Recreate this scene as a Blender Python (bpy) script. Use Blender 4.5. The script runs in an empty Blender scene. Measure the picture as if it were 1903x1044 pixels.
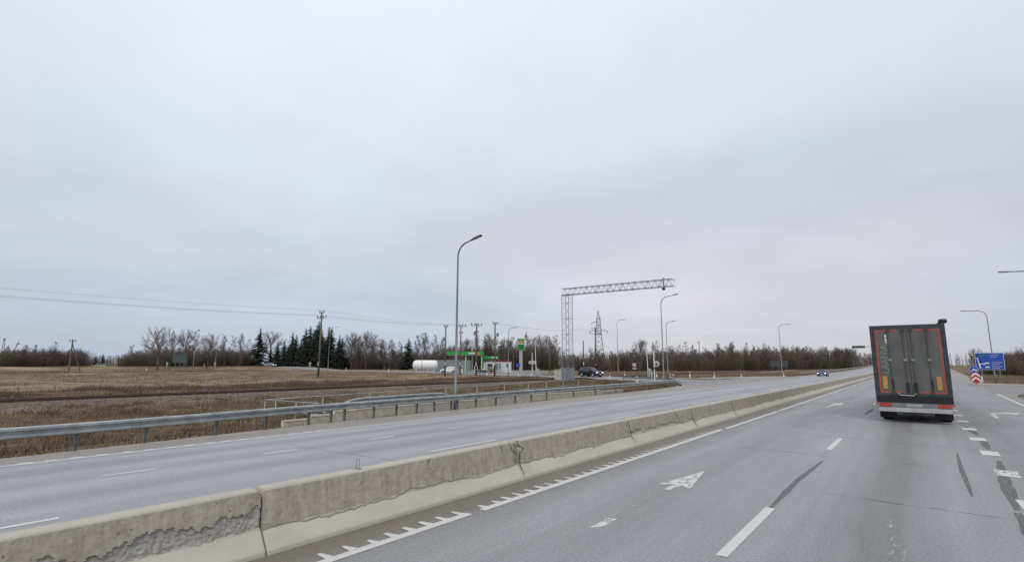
import bpy, math, random
import numpy as np
from mathutils import Vector, Matrix
rad = math.radians
scene = bpy.context.scene
col = scene.collection
random.seed(7); rng = np.random.default_rng(7)

# ---------------------------------------------------------------- camera
YAW, PITCH, ROLL = rad(37.05), rad(8.93), rad(0.15)
cam_d = bpy.data.cameras.new('camera'); cam = bpy.data.objects.new('camera', cam_d); col.objects.link(cam)
fw = Vector((-math.sin(YAW)*math.cos(PITCH), math.cos(YAW)*math.cos(PITCH), math.sin(PITCH)))
r0 = fw.cross(Vector((0, 0, 1))).normalized(); u0 = r0.cross(fw)
rt = r0*math.cos(ROLL) + u0*math.sin(ROLL); up = -r0*math.sin(ROLL) + u0*math.cos(ROLL)
cam.matrix_world = Matrix(((rt.x, up.x, -fw.x, 0), (rt.y, up.y, -fw.y, 0), (rt.z, up.z, -fw.z, 2.45), (0, 0, 0, 1)))
cam_d.sensor_width = 36; cam_d.lens = 36*980/1903; cam_d.clip_start = 0.1; cam_d.clip_end = 9000
scene.camera = cam

# ---------------------------------------------------------------- sky, sun, exposure
world = bpy.data.worlds.new('World'); scene.world = world; world.use_nodes = True
SUN_EL, SUN_AZ = rad(48), rad(150)        # behind thin cloud, behind the camera's right shoulder
def build_sky():
    nt = world.node_tree; nt.nodes.clear(); N, L = nt.nodes.new, nt.links.new
    out = N('ShaderNodeOutputWorld'); bg = N('ShaderNodeBackground'); L(bg.outputs[0], out.inputs[0])
    sky = N('ShaderNodeTexSky'); sky.sky_type = 'NISHITA'; sky.sun_disc = False
    sky.sun_elevation = SUN_EL; sky.sun_rotation = SUN_AZ
    sc = N('ShaderNodeVectorMath'); sc.operation = 'SCALE'; sc.inputs['Scale'].default_value = 0.12; L(sky.outputs[0], sc.inputs[0])
    tc = N('ShaderNodeTexCoord'); sep = N('ShaderNodeSeparateXYZ'); L(tc.outputs['Generated'], sep.inputs[0])
    # overcast veil: brighter towards the zenith, bluish grey low down
    rp = N('ShaderNodeValToRGB'); L(sep.outputs['Z'], rp.inputs[0]); e = rp.color_ramp.elements
    e[0].position = 0.0; e[0].color = (.47, .535, .65, 1); e[1].position = 1.0; e[1].color = (.95, .97, 1.0, 1)
    for p, c in ((.09, (.525, .585, .70, 1)), (.19, (.605, .65, .755, 1)), (.30, (.68, .725, .825, 1)), (.42, (.765, .815, .91, 1)), (.54, (.80, .85, .945, 1)), (.66, (.83, .87, .95, 1))):
        q = e.new(p); q.color = c
    # cloud layer seen in perspective: direction / (z + k)
    zz = N('ShaderNodeMath'); zz.operation = 'ADD'; zz.inputs[1].default_value = .16; L(sep.outputs['Z'], zz.inputs[0])
    zm = N('ShaderNodeMath'); zm.operation = 'MAXIMUM'; zm.inputs[1].default_value = .05; L(zz.outputs[0], zm.inputs[0])
    cb = N('ShaderNodeCombineXYZ')
    for k, ax in enumerate('XY'):
        d = N('ShaderNodeMath'); d.operation = 'DIVIDE'; L(sep.outputs[ax], d.inputs[0]); L(zm.outputs[0], d.inputs[1]); L(d.outputs[0], cb.inputs[k])
    def noise(scale, det, dist, seed):
        n = N('ShaderNodeTexNoise'); n.noise_dimensions = '4D'; n.inputs['W'].default_value = seed
        n.inputs['Scale'].default_value = scale; n.inputs['Detail'].default_value = det; n.inputs['Distortion'].default_value = dist
        n.inputs['Roughness'].default_value = .55; L(cb.outputs[0], n.inputs['Vector']); return n
    n1 = noise(.62, 3, .3, 3.1); n2 = noise(2.6, 6, .8, 9.4)
    m1 = N('ShaderNodeMapRange'); L(n1.outputs[0], m1.inputs[0]); m1.inputs[1].default_value = .3; m1.inputs[2].default_value = .7; m1.inputs[3].default_value = .90; m1.inputs[4].default_value = 1.09
    m2 = N('ShaderNodeMapRange'); L(n2.outputs[0], m2.inputs[0]); m2.inputs[1].default_value = .3; m2.inputs[2].default_value = .7; m2.inputs[3].default_value = .975; m2.inputs[4].default_value = 1.025
    mm = N('ShaderNodeMath'); mm.operation = 'MULTIPLY'; L(m1.outputs[0], mm.inputs[0]); L(m2.outputs[0], mm.inputs[1])
    vs = N('ShaderNodeVectorMath'); vs.operation = 'SCALE'; L(rp.outputs[0], vs.inputs[0]); L(mm.outputs[0], vs.inputs['Scale'])
    # slightly warmer where the veil is thin
    n3 = noise(.9, 3, .2, 21.0)
    mw = N('ShaderNodeMapRange'); L(n3.outputs[0], mw.inputs[0]); mw.inputs[1].default_value = .4; mw.inputs[2].default_value = .65
    tint = N('ShaderNodeMix'); tint.data_type = 'RGBA'; tint.blend_type = 'MULTIPLY'; tint.inputs[7].default_value = (1.03, 1.0, .975, 1)
    L(mw.outputs[0], tint.inputs[0]); L(vs.outputs[0], tint.inputs[6])
    dt = N('ShaderNodeVectorMath'); dt.operation = 'DOT_PRODUCT'; dt.inputs[1].default_value = (-.25, .96, .10); L(tc.outputs['Generated'], dt.inputs[0])
    ga = N('ShaderNodeMapRange'); ga.interpolation_type = 'SMOOTHSTEP'; L(dt.outputs['Value'], ga.inputs[0]); ga.inputs[1].default_value = .84; ga.inputs[2].default_value = 1.0
    gl = N('ShaderNodeMix'); gl.data_type = 'RGBA'; gl.blend_type = 'MULTIPLY'; gl.inputs[7].default_value = (1.30, 1.19, 1.08, 1); 
    gz = N('ShaderNodeMapRange'); gz.interpolation_type = 'SMOOTHSTEP'; L(sep.outputs['Z'], gz.inputs[0]); gz.inputs[1].default_value = .36; gz.inputs[2].default_value = .10
    gm = N('ShaderNodeMath'); gm.operation = 'MULTIPLY'; L(ga.outputs[0], gm.inputs[0]); L(gz.outputs[0], gm.inputs[1]); L(gm.outputs[0], gl.inputs[0])
    d2 = N('ShaderNodeVectorMath'); d2.operation = 'DOT_PRODUCT'; d2.inputs[1].default_value = (-.741, .457, .491); L(tc.outputs['Generated'], d2.inputs[0])
    g2 = N('ShaderNodeMapRange'); L(d2.outputs['Value'], g2.inputs[0]); g2.inputs[1].default_value = .4; g2.inputs[2].default_value = 1.0; g2.inputs[3].default_value = .90; g2.inputs[4].default_value = 1.05
    v2 = N('ShaderNodeVectorMath'); v2.operation = 'SCALE'; L(tint.outputs[2], v2.inputs[0]); L(g2.outputs[0], v2.inputs['Scale']); L(v2.outputs[0], gl.inputs[6])
    mx = N('ShaderNodeMix'); mx.data_type = 'RGBA'; mx.inputs[0].default_value = .93; L(sc.outputs[0], mx.inputs[6]); L(gl.outputs[2], mx.inputs[7])
    L(mx.outputs[2], bg.inputs[0]); bg.inputs[1].default_value = 1.0
build_sky()
sun_d = bpy.data.lights.new('sun', 'SUN'); sun_d.energy = 1.5; sun_d.angle = rad(35); sun_d.color = (1, .965, .92)
sun = bpy.data.objects.new('sun', sun_d); col.objects.link(sun)
sdir = Vector((math.sin(SUN_AZ)*math.cos(SUN_EL), math.cos(SUN_AZ)*math.cos(SUN_EL), math.sin(SUN_EL)))
sun.rotation_euler = (-sdir).to_track_quat('-Z', 'Y').to_euler()
vs_ = scene.view_settings; scene.display_settings.display_device = 'sRGB'
vs_.view_transform = 'Standard'; vs_.look = 'None'; vs_.exposure = 0.0; vs_.gamma = 1.0; vs_.use_curve_mapping = False

# ---------------------------------------------------------------- helpers
def tag(o, label=None, cat=None, group=None, kind=None):
    if label: o['label'] = label
    if cat: o['category'] = cat
    if group: o['group'] = group
    if kind: o['kind'] = kind
    return o
def thing(name, label, cat, loc=(0, 0, 0), rz=0.0, group=None):
    o = bpy.data.objects.new(name, None); col.objects.link(o); o.location = loc; o.rotation_euler = (0, 0, rz)
    o.empty_display_size = .2
    return tag(o, label, cat, group)
def link(name, me, parent=None):
    o = bpy.data.objects.new(name, me); col.objects.link(o)
    if parent: o.parent = parent
    return o
def copy_tree(o, parent=None):
    c = o.copy(); col.objects.link(c); c.parent = parent
    for ch in list(o.children): copy_tree(ch, c)
    return c
class MB:
    def __init__(s): s.v, s.f = [], []
    def add(s, vs, fs):
        n = len(s.v); s.v += [tuple(p) for p in vs]; s.f += [tuple(i+n for i in q) for q in fs]; return s
    def box(s, x0, y0, z0, x1, y1, z1):
        return s.add([(x0,y0,z0),(x1,y0,z0),(x1,y1,z0),(x0,y1,z0),(x0,y0,z1),(x1,y0,z1),(x1,y1,z1),(x0,y1,z1)],
                     [(0,3,2,1),(4,5,6,7),(0,1,5,4),(1,2,6,5),(2,3,7,6),(3,0,4,7)])
    def cbox(s, x, y, z, sx, sy, sz): return s.box(x-sx/2, y-sy/2, z-sz/2, x+sx/2, y+sy/2, z+sz/2)
    def tube(s, pts, rs, n=8, cap=True):
        pts = [Vector(p) for p in pts]
        if not hasattr(rs, '__len__'): rs = [rs]*len(pts)
        base = len(s.v); prev = None
        for i, p in enumerate(pts):
            t = (pts[min(i+1, len(pts)-1)] - pts[max(i-1, 0)]).normalized()
            a = prev if prev is not None else (Vector((0,0,1)) if abs(t.z) < .9 else Vector((1,0,0)))
            b = t.cross(a).normalized(); a = b.cross(t).normalized(); prev = a
            for k in range(n):
                w = 2*math.pi*k/n; s.v.append(tuple(p + (a*math.cos(w) + b*math.sin(w))*rs[i]))
        for i in range(len(pts)-1):
            for k in range(n):
                k2 = (k+1) % n; s.f.append((base+i*n+k, base+i*n+k2, base+(i+1)*n+k2, base+(i+1)*n+k))
        if cap:
            s.f.append(tuple(base+k for k in reversed(range(n)))); e = base+(len(pts)-1)*n; s.f.append(tuple(e+k for k in range(n)))
        return s
    def lathe(s, c, prof, n=12, axis='z'):
        base = len(s.v)
        for r, h in prof:
            for k in range(n):
                w = 2*math.pi*k/n; x, y = r*math.cos(w), r*math.sin(w)
                p = (x, y, h) if axis == 'z' else ((x, h, y) if axis == 'y' else (h, x, y))
                s.v.append((c[0]+p[0], c[1]+p[1], c[2]+p[2]))
        m = len(prof)
        for i in range(m-1):
            for k in range(n):
                k2 = (k+1) % n; s.f.append((base+i*n+k, base+i*n+k2, base+(i+1)*n+k2, base+(i+1)*n+k))
        s.f.append(tuple(base+k for k in reversed(range(n)))); s.f.append(tuple(base+(m-1)*n+k for k in range(n)))
        return s
    def prism(s, poly, a0, a1, axis='z'):
        f = {'z': lambda p, a: (p[0], p[1], a), 'y': lambda p, a: (p[0], a, p[1]), 'x': lambda p, a: (a, p[0], p[1])}[axis]
        n = len(poly)
        return s.add([f(p, a0) for p in poly] + [f(p, a1) for p in poly],
                     [tuple(reversed(range(n))), tuple(range(n, 2*n))] + [(i, (i+1) % n, n+(i+1) % n, n+i) for i in range(n)])
    def sweep(s, prof, path, closed=True):          # prof: (side, up) offsets; path: (x, y, z)
        n = len(prof); base = len(s.v); P = [Vector(p) for p in path]
        for i, p in enumerate(P):
            t = (P[min(i+1, len(P)-1)] - P[max(i-1, 0)]); t.z = 0; t.normalize(); side = Vector((t.y, -t.x, 0))
            for a, b in prof: s.v.append(tuple(p + side*a + Vector((0, 0, b))))
        for i in range(len(P)-1):
            for k in range(n if closed else n-1):
                k2 = (k+1) % n; s.f.append((base+i*n+k, base+i*n+k2, base+(i+1)*n+k2, base+(i+1)*n+k))
        if closed:
            s.f.append(tuple(base+k for k in reversed(range(n)))); e = base+(len(P)-1)*n; s.f.append(tuple(e+k for k in range(n)))
        return s
    def mesh(s, name, mat, smooth=False):
        me = bpy.data.meshes.new(name); me.from_pydata(s.v, [], s.f); me.update()
        if mat: me.materials.append(mat)
        if smooth: me.polygons.foreach_set('use_smooth', [True]*len(me.polygons))
        return me
    def build(s, name, mat, parent=None, smooth=False): return link(name, s.mesh(name, mat, smooth), parent)
def np_mesh(name, V, F, mat, smooth=False):
    V = np.asarray(V, np.float32); F = np.asarray(F, np.int32); me = bpy.data.meshes.new(name)
    n, k = F.shape; me.vertices.add(len(V)); me.vertices.foreach_set('co', V.ravel())
    me.loops.add(n*k); me.loops.foreach_set('vertex_index', F.ravel())
    me.polygons.add(n); me.polygons.foreach_set('loop_start', np.arange(0, n*k, k, dtype=np.int32))
    if smooth: me.polygons.foreach_set('use_smooth', np.ones(n, bool))
    if mat: me.materials.append(mat)
    me.update(calc_edges=True); me.validate(); return me
def vnoise(x, y, seed=0):                            # value noise, -1..1
    tab = np.random.default_rng(seed).random((256, 256))*2-1
    x = np.asarray(x, float); y = np.asarray(y, float); xi, yi = np.floor(x).astype(int), np.floor(y).astype(int); fx, fy = x-xi, y-yi
    fx, fy = fx*fx*(3-2*fx), fy*fy*(3-2*fy); g = lambda a, b: tab[a & 255, b & 255]
    return (g(xi, yi)*(1-fx)+g(xi+1, yi)*fx)*(1-fy) + (g(xi, yi+1)*(1-fx)+g(xi+1, yi+1)*fx)*fy
def sstep(a, b, x): t = np.clip((x-a)/(b-a), 0, 1); return t*t*(3-2*t)

# ---------------------------------------------------------------- materials
MATS = {}
def mat(name, c, rough=.6, metal=0., var=.12, scale=4., bump=0., c2=None, emit=0., spec=.5, coords='Object', stretch=(1, 1, 1), detail=6):
    if name in MATS: return MATS[name]
    m = bpy.data.materials.new(name); m.use_nodes = True; nt = m.node_tree; N, L = nt.nodes.new, nt.links.new
    b = nt.nodes['Principled BSDF']; b.inputs['Roughness'].default_value = rough; b.inputs['Metallic'].default_value = metal
    b.inputs['Specular IOR Level'].default_value = spec
    tc = N('ShaderNodeTexCoord'); mp = N('ShaderNodeMapping'); mp.inputs['Scale'].default_value = stretch; L(tc.outputs[coords], mp.inputs[0])
    n = N('ShaderNodeTexNoise'); n.inputs['Scale'].default_value = scale; n.inputs['Detail'].default_value = detail; n.inputs['Roughness'].default_value = .62; L(mp.outputs[0], n.inputs['Vector'])
    c = tuple(c)+(1,); d = tuple(c2)+(1,) if c2 else tuple(v*(1-2*var) for v in c[:3])+(1,)
    r = N('ShaderNodeValToRGB'); e = r.color_ramp.elements; e[0].position = .32; e[0].color = d; e[1].position = .66; e[1].color = c
    L(n.outputs[0], r.inputs[0]); L(r.outputs[0], b.inputs['Base Color'])
    if bump:
        bp = N('ShaderNodeBump'); bp.inputs['Strength'].default_value = bump; bp.inputs['Distance'].default_value = .02; L(n.outputs[0], bp.inputs['Height']); L(bp.outputs[0], b.inputs['Normal'])
    if emit: b.inputs['Emission Color'].default_value = c; b.inputs['Emission Strength'].default_value = emit
    MATS[name] = m; return m
steel = mat('galvanised steel', (.40, .425, .43), .5, .35, .14, 2.5, c2=(.24, .265, .27))
post_steel = mat('weathered post steel', (.30, .32, .32), .6, .25, .15, 6, c2=(.16, .17, .165))
lamp_steel = mat('lamp pole steel', (.21, .225, .24), .5, .3, .1, 3)
dark_plastic = mat('dark grey plastic', (.03, .032, .036), .5)
white_paint = mat('white paint', (.78, .78, .76), .5, 0, .06, 3)
black_rubber = mat('black rubber', (.015, .015, .016), .75, 0, .2, 8)
black_paint = mat('black paint', (.012, .012, .014), .4)
concrete_m = mat('pale concrete', (.42, .40, .36), .9, 0, .12, 5, .3, c2=(.28, .265, .235))
wood_pole = mat('grey weathered wood', (.16, .135, .11), .9, 0, .2, 3, .2, c2=(.075, .062, .05), stretch=(6, 6, .4))
ceramic = mat('brown ceramic', (.05, .03, .024), .3)
bark = mat('grey brown bark', (.13, .108, .095), .95, 0, .2, 6, c2=(.06, .05, .044), stretch=(3, 3, .5))
birch_bark = mat('pale birch bark', (.42, .40, .37), .9, 0, .2, 5, c2=(.12, .11, .10), stretch=(1, 1, 3))
twig_b = mat('grey brown twigs', (.185, .15, .13), .95, 0, .1, .6, c2=(.12, .096, .083))
twig_r = mat('reddish brown twigs', (.16, .115, .097), .95, 0, .1, .35, c2=(.10, .073, .062))
twig_g = mat('olive brown twigs', (.135, .12, .08), .95, 0, .1, .35, c2=(.09, .08, .055))
needles = mat('dark spruce needles', (.030, .042, .024), .9, 0, .2, 2, c2=(.012, .019, .012))
glass = mat('dark car glass', (.02, .026, .032), .06, 0, .05, 1, spec=.9)
red_lens = mat('red lamp lens', (.55, .035, .03), .25)
head_lens = mat('lit headlamp', (.9, .93, 1), .2, emit=3.0)
alu = mat('bare aluminium', (.62, .63, .64), .38, .6, .1, 5)

def zone_material():                                 # dry grass, weeds and soil; zone colours come from the ground itself
    m = bpy.data.materials.new('dry grassland'); m.use_nodes = True; nt = m.node_tree; N, L = nt.nodes.new, nt.links.new
    b = nt.nodes['Principled BSDF']; b.inputs['Roughness'].default_value = .95; b.inputs['Specular IOR Level'].default_value = .1
    at = N('ShaderNodeVertexColor'); at.layer_name = 'zone'; tc = N('ShaderNodeTexCoord')
    def noise(s, d, w, st=(1, 1, 1)):
        mp = N('ShaderNodeMapping'); mp.inputs['Scale'].default_value = st; L(tc.outputs['Object'], mp.inputs[0])
        n = N('ShaderNodeTexNoise'); n.noise_dimensions = '4D'; n.inputs['W'].default_value = w; n.inputs['Scale'].default_value = s; n.inputs['Detail'].default_value = d; n.inputs['Roughness'].default_value = .65; L(mp.outputs[0], n.inputs['Vector']); return n
    def mixc(fac, a, c, blend='MIX'):
        x = N('ShaderNodeMix'); x.data_type = 'RGBA'; x.blend_type = blend; L(fac, x.inputs[0])
        for s, i in ((a, 6), (c, 7)):
            if isinstance(s, tuple): x.inputs[i].default_value = s+(1,)
            else: L(s, x.inputs[i])
        return x.outputs[2]
    def ramp(n, a, c):
        r = N('ShaderNodeMapRange'); r.inputs[1].default_value = a; r.inputs[2].default_value = c; L(n.outputs[0], r.inputs[0]); return r.outputs[0]
    straw = mixc(ramp(noise(.35, 8, 1, (1, .45, 1)), .35, .65), (.20, .15, .10), (.325, .255, .178))
    weed = mixc(ramp(noise(.8, 8, 2), .35, .65), (.085, .063, .04), (.17, .125, .08))
    green = mixc(ramp(noise(1.1, 8, 3), .35, .65), (.085, .082, .04), (.17, .14, .075))
    soil = mixc(ramp(noise(3, 8, 4), .35, .65), (.17, .15, .125), (.31, .28, .24))
    sp = N('ShaderNodeSeparateColor'); L(at.outputs[0], sp.inputs[0])
    c = mixc(sp.outputs[0], weed, straw); 
    gn = N('ShaderNodeMath'); gn.operation = 'MULTIPLY'; L(sp.outputs[1], gn.inputs[0]); L(ramp(noise(.25, 6, 5), .40, .60), gn.inputs[1])
    c = mixc(gn.outputs[0], c, green); c = mixc(sp.outputs[2], c, soil)
    fine = mixc(ramp(noise(9, 8, 6), .3, .7), (.62, .62, .62), (1.25, 1.22, 1.18))
    one = N('ShaderNodeValue'); one.outputs[0].default_value = 1.0
    c = mixc(one.outputs[0], c, fine, 'MULTIPLY'); L(c, b.inputs['Base Color'])
    bp = N('ShaderNodeBump'); bp.inputs['Strength'].default_value = .8; bp.inputs['Distance'].default_value = .08; L(noise(5, 8, 7).outputs[0], bp.inputs['Height']); L(bp.outputs[0], b.inputs['Normal'])
    return m
def asphalt_material():
    m = bpy.data.materials.new('worn highway asphalt'); m.use_nodes = True; nt = m.node_tree; N, L = nt.nodes.new, nt.links.new
    b = nt.nodes['Principled BSDF']; b.inputs['Specular IOR Level'].default_value = .5
    tc = N('ShaderNodeTexCoord'); sep = N('ShaderNodeSeparateXYZ'); L(tc.outputs['Object'], sep.inputs[0])
    def noise(s, d, w, st=(1, 1, 1), r=.6):
        mp = N('ShaderNodeMapping'); mp.inputs['Scale'].default_value = st; L(tc.outputs['Object'], mp.inputs[0])
        n = N('ShaderNodeTexNoise'); n.noise_dimensions = '4D'; n.inputs['W'].default_value = w; n.inputs['Scale'].default_value = s; n.inputs['Detail'].default_value = d; n.inputs['Roughness'].default_value = r; L(mp.outputs[0], n.inputs['Vector']); return n.outputs[0]
    def rng_(x, a, c, lo, hi):
        r = N('ShaderNodeMapRange'); L(x, r.inputs[0])
        for i, v in enumerate((a, c, lo, hi)): r.inputs[i+1].default_value = v
        return r.outputs[0]
    def math_(op, a, c):
        k = N('ShaderNodeMath'); k.operation = op
        for s, i in ((a, 0), (c, 1)):
            if isinstance(s, (int, float)): k.inputs[i].default_value = s
            else: L(s, k.inputs[i])
        return k.outputs[0]
    # cross-section colour: polished wheel tracks, oil strip, sandy shoulders (all lie along the road)
    wob = rng_(noise(.15, 3, 1, (.2, 1, 1)), .3, .7, -.18, .18)
    xs = math_('ADD', sep.outputs['X'], wob); u = rng_(xs, -20.0, 8.0, 0, 1)
    rp = N('ShaderNodeValToRGB'); L(u, rp.inputs[0]); rp.color_ramp.interpolation = 'EASE'
    A = (.245, .252, .264); hi = (.285, .294, .31); lo = (.222, .227, .235); oil = (.172, .175, .177); sand = (.235, .212, .185); dirt = (.165, .146, .125)
    B, bh, bl = (.213, .218, .224), (.246, .252, .26), (.19, .194, .199)      # right carriageway, darker tone
    st = [(-20, sand), (-18.3, sand), (-17.55, A), (-16.9, hi), (-16.1, lo), (-15.2, hi), (-14.4, A), (-13.7, hi), (-12.7, lo), (-11.9, hi), (-11.1, A), (-10.3, hi), (-9.3, A), (-8.6, hi), (-7.8, dirt),
          (-6.35, dirt), (-6.05, bl), (-5.3, bh), (-4.2, B), (-3.2, bh), (-1.7, bh), (-1.1, B), (-.8, oil), (-.5, oil), (-.15, B), (.4, bh), (1.25, B), (1.9, bl), (3.2, B), (4.8, B), (6, sand)]
    e = rp.color_ramp.elements
    for i, (x, c) in enumerate(st):
        q = e[0] if i == 0 else (e[len(e)-1] if i == len(st)-1 else e.new((x+20)/28))
        q.position = (x+20)/28; q.color = c+(1,)
    agg = math_('MULTIPLY', rng_(noise(48, 3, 2, r=.85), .34, .66, .45, 1.55), rng_(noise(18, 4, 12, r=.75), .32, .68, .78, 1.22))
    blot = rng_(noise(.5, 6, 3, (1, .3, 1)), .3, .7, .88, 1.12)
    streak = rng_(noise(1.6, 5, 4, (1.6, .03, 1)), .3, .7, .90, 1.10)
    k = math_('MULTIPLY', math_('MULTIPLY', agg, blot), streak)
    sc = N('ShaderNodeVectorMath'); sc.operation = 'SCALE'; L(rp.outputs[0], sc.inputs[0]); L(k, sc.inputs['Scale']); L(sc.outputs[0], b.inputs['Base Color'])
    L(rng_(noise(1.2, 4, 5, (1, .2, 1)), .3, .7, .44, .66), b.inputs['Roughness'])
    bp = N('ShaderNodeBump'); bp.inputs['Strength'].default_value = .55; bp.inputs['Distance'].default_value = .006; L(noise(70, 3, 6), bp.inputs['Height']); L(bp.outputs[0], b.inputs['Normal'])
    return m
def worn_paint(name, c, keep=.5, scale=7., st=(1, 1, 1), soft=.02):   # road paint flaked away in patches, asphalt showing between
    m = bpy.data.materials.new(name); m.use_nodes = True; nt = m.node_tree; N, L = nt.nodes.new, nt.links.new
    b = nt.nodes['Principled BSDF']; b.inputs['Roughness'].default_value = .6
    tc = N('ShaderNodeTexCoord'); mp = N('ShaderNodeMapping'); mp.inputs['Scale'].default_value = st; L(tc.outputs['Object'], mp.inputs[0])
    n = N('ShaderNodeTexNoise'); n.inputs['Scale'].default_value = scale; n.inputs['Detail'].default_value = 9; n.inputs['Roughness'].default_value = .68; L(mp.outputs[0], n.inputs['Vector'])
    r = N('ShaderNodeMapRange'); r.inputs[1].default_value = keep-soft; r.inputs[2].default_value = keep+soft; L(n.outputs[0], r.inputs[0])
    n2 = N('ShaderNodeTexNoise'); n2.inputs['Scale'].default_value = 30; n2.inputs['Detail'].default_value = 5; L(tc.outputs['Object'], n2.inputs['Vector'])
    q = N('ShaderNodeMix'); q.data_type = 'RGBA'; q.inputs[6].default_value = tuple(v*.72 for v in c)+(1,); q.inputs[7].default_value = tuple(c)+(1,); L(n2.outputs[0], q.inputs[0]); L(q.outputs[2], b.inputs['Base Color'])
    t = N('ShaderNodeBsdfTransparent'); ms = N('ShaderNodeMixShader'); L(r.outputs[0], ms.inputs[0]); L(t.outputs[0], ms.inputs[1]); L(b.outputs[0], ms.inputs[2]); L(ms.outputs[0], nt.nodes['Material Output'].inputs[0])
    return m
grass_m, asphalt = zone_material(), asphalt_material()
paint = worn_paint('road paint', (.62, .62, .595), .29, 6, (1, 1, 1), .05)
paint_worn = worn_paint('flaked road paint', (.62, .62, .60), .435, 4.2, (1.6, .8, 1), .04)
paint_ghost = worn_paint('nearly gone road paint', (.42, .42, .41), .58, 8, (2, .5, 1), .07)
tar = worn_paint('dark tar streak', (.125, .127, .13), .48, 5, (6, .35, 1), .20)
tar_crack = worn_paint('tar crack', (.075, .075, .077), .47, 3, (1, 1, 1), .10)

# ---------------------------------------------------------------- setting: terrain and roads
def prof(y): return 3.0e-5*np.maximum(0, np.minimum(np.asarray(y, float), 520)-130)**2
CROSS = [(-19.5, 80), (-30, 80.5), (-44, 84), (-60, 91.5), (-80, 98), (-113, 107), (-150, 109.5), (-165, 109.2), (-175, 108.8), (-185, 107.5), (-191, 106), (-197, 103.5), (-203, 96), (-205, 85), (-206, 70), (-208, 50), (-212, 20)]
def seg_dist(x, y, line):
    d = np.full(np.shape(x), 1e9)
    for (ax, ay), (bx, by) in zip(line[:-1], line[1:]):
        dx, dy = bx-ax, by-ay; t = np.clip(((x-ax)*dx+(y-ay)*dy)/(dx*dx+dy*dy), 0, 1); d = np.minimum(d, np.hypot(x-ax-t*dx, y-ay-t*dy))
    return d
def right_edge(y): return np.interp(y, [-60, 30, 58, 66, 88, 96, 160, 270, 600], [5.4, 5.4, 6.2, 7.5, 7.2, 6.2, 9.3, 12, 12])
def left_edge(y): return np.interp(y, [-60, 4, 14, 50, 62, 68, 96, 112, 130, 600], [-19.0, -19.1, -19.9, -20.8, -22, -24, -23.5, -21.5, -20.4, -20.4])
def bank(x): return 1.2*sstep(-162, -186, np.asarray(x, float))
def ground_z(x, y):
    x = np.asarray(x, float); y = np.asarray(y, float)
    le, re = left_edge(y), right_edge(y); out = np.maximum(np.maximum(le-x, x-re), 0)
    z = prof(y)*np.clip(1-out/30, 0, 1) - .07*sstep(1.5, 0, out) - .03
    dip = np.interp(x, [-60, -54, -50, -47.5, -43, -39, -30, -25, -21.5, -19.5], [0, -.05, -.38, -.18, -.2, -.45, -.75, -.6, -.18, 0])
    z = z + dip*sstep(70, 58, y) + dip*.8*sstep(96, 120, y)*sstep(240, 200, y)
    z = z + np.where(x > 8, -.5*sstep(8, 16, x)*(1-sstep(40, 55, y)*(1-sstep(95, 110, y))), 0)
    n = .09*vnoise(x*.5, y*.5, 3) + .05*vnoise(x*1.3, y*1.3, 4) + .12*vnoise(x*.08, y*.08, 5)
    cd = seg_dist(x, y, CROSS); side = np.where((x > 4) & (x < 90), np.abs(y-76)-12, 1e9)
    open_ = sstep(.2, 2.5, out)*sstep(5.5, 8, cd)*sstep(0, 2, side)*sstep(20, 24, np.hypot((x+98)/1.5, y-110))
    z = z + n*open_ - .05*sstep(8, 5, cd) + bank(x)*sstep(16, 6.5, cd)
    return z
def spaced(segs): return np.unique(np.concatenate([np.arange(a, b, s) for a, b, s in segs]))
def make_ground():
    xs = spaced([(-4000, -600, 400), (-600, -260, 20), (-260, -110, 3), (-110, -18, .9), (-18, 8, 3), (8, 40, 1.5), (40, 160, 8), (160, 600, 60), (600, 4001, 400)])
    ys = spaced([(-1500, -60, 120), (-60, -6, 6), (-6, 70, .9), (70, 180, 2), (180, 360, 5), (360, 700, 25), (700, 6001, 400)])
    X, Y = np.meshgrid(xs, ys, indexing='ij'); Z = ground_z(X, Y); nx, ny = X.shape
    V = np.stack([X, Y, Z], -1).reshape(-1, 3); I = np.arange(nx*ny).reshape(nx, ny)
    F = np.stack([I[:-1, :-1], I[1:, :-1], I[1:, 1:], I[:-1, 1:]], -1).reshape(-1, 4)
    me = np_mesh('ground', V, F, grass_m, True)
    x, y = V[:, 0], V[:, 1]; nn = vnoise(x*.25, y*.12, 11); le, re = left_edge(y), right_edge(y)
    straw = (1-.9*sstep(2.2, .8, np.abs(x+86+3*vnoise(y*.03, y*0, 19))))*(1-.6*sstep(0, .6, vnoise(x*.11, y*.014, 29)))*sstep(-58, -65, x+nn*2.5) * (1-.25*sstep(.1, .6, vnoise(x*.05, y*.03, 12))) + .35*sstep(-36, -44, x)*sstep(-49, -45, x) + .5*sstep(9, 14, x)
    straw = np.maximum(straw, .6*sstep(.2, .7, vnoise(x*.2, y*.09, 15)))
    green = .8*sstep(-42, -34, x)*sstep(-18, -22, x)*(.5+.5*nn) + .5*sstep(90, 110, y)*sstep(-40, -30, x) + .75*sstep(7, 9, x)*sstep(20, 14, x)
    dirt = np.maximum(sstep(1.0, .2, np.maximum(le-x, x-re)+nn*.5), sstep(7.4, 5.4, seg_dist(x, y, CROSS)+nn))
    dirt = np.maximum(dirt, .6*sstep(-40.5, -42.5, x+nn)*sstep(-49, -47.5, x+nn)); dirt = np.maximum(dirt, sstep(22, 19, np.hypot((x+98)/1.5, y-110)))
    c = np.stack([np.clip(straw, 0, 1), np.clip(green, 0, 1), np.clip(dirt, 0, 1), np.ones_like(x)], -1).astype(np.float32)
    me.color_attributes.new('zone', 'FLOAT_COLOR', 'POINT').data.foreach_set('color', c.ravel())
    tag(link('ground', me), kind='structure')
make_ground()

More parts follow.
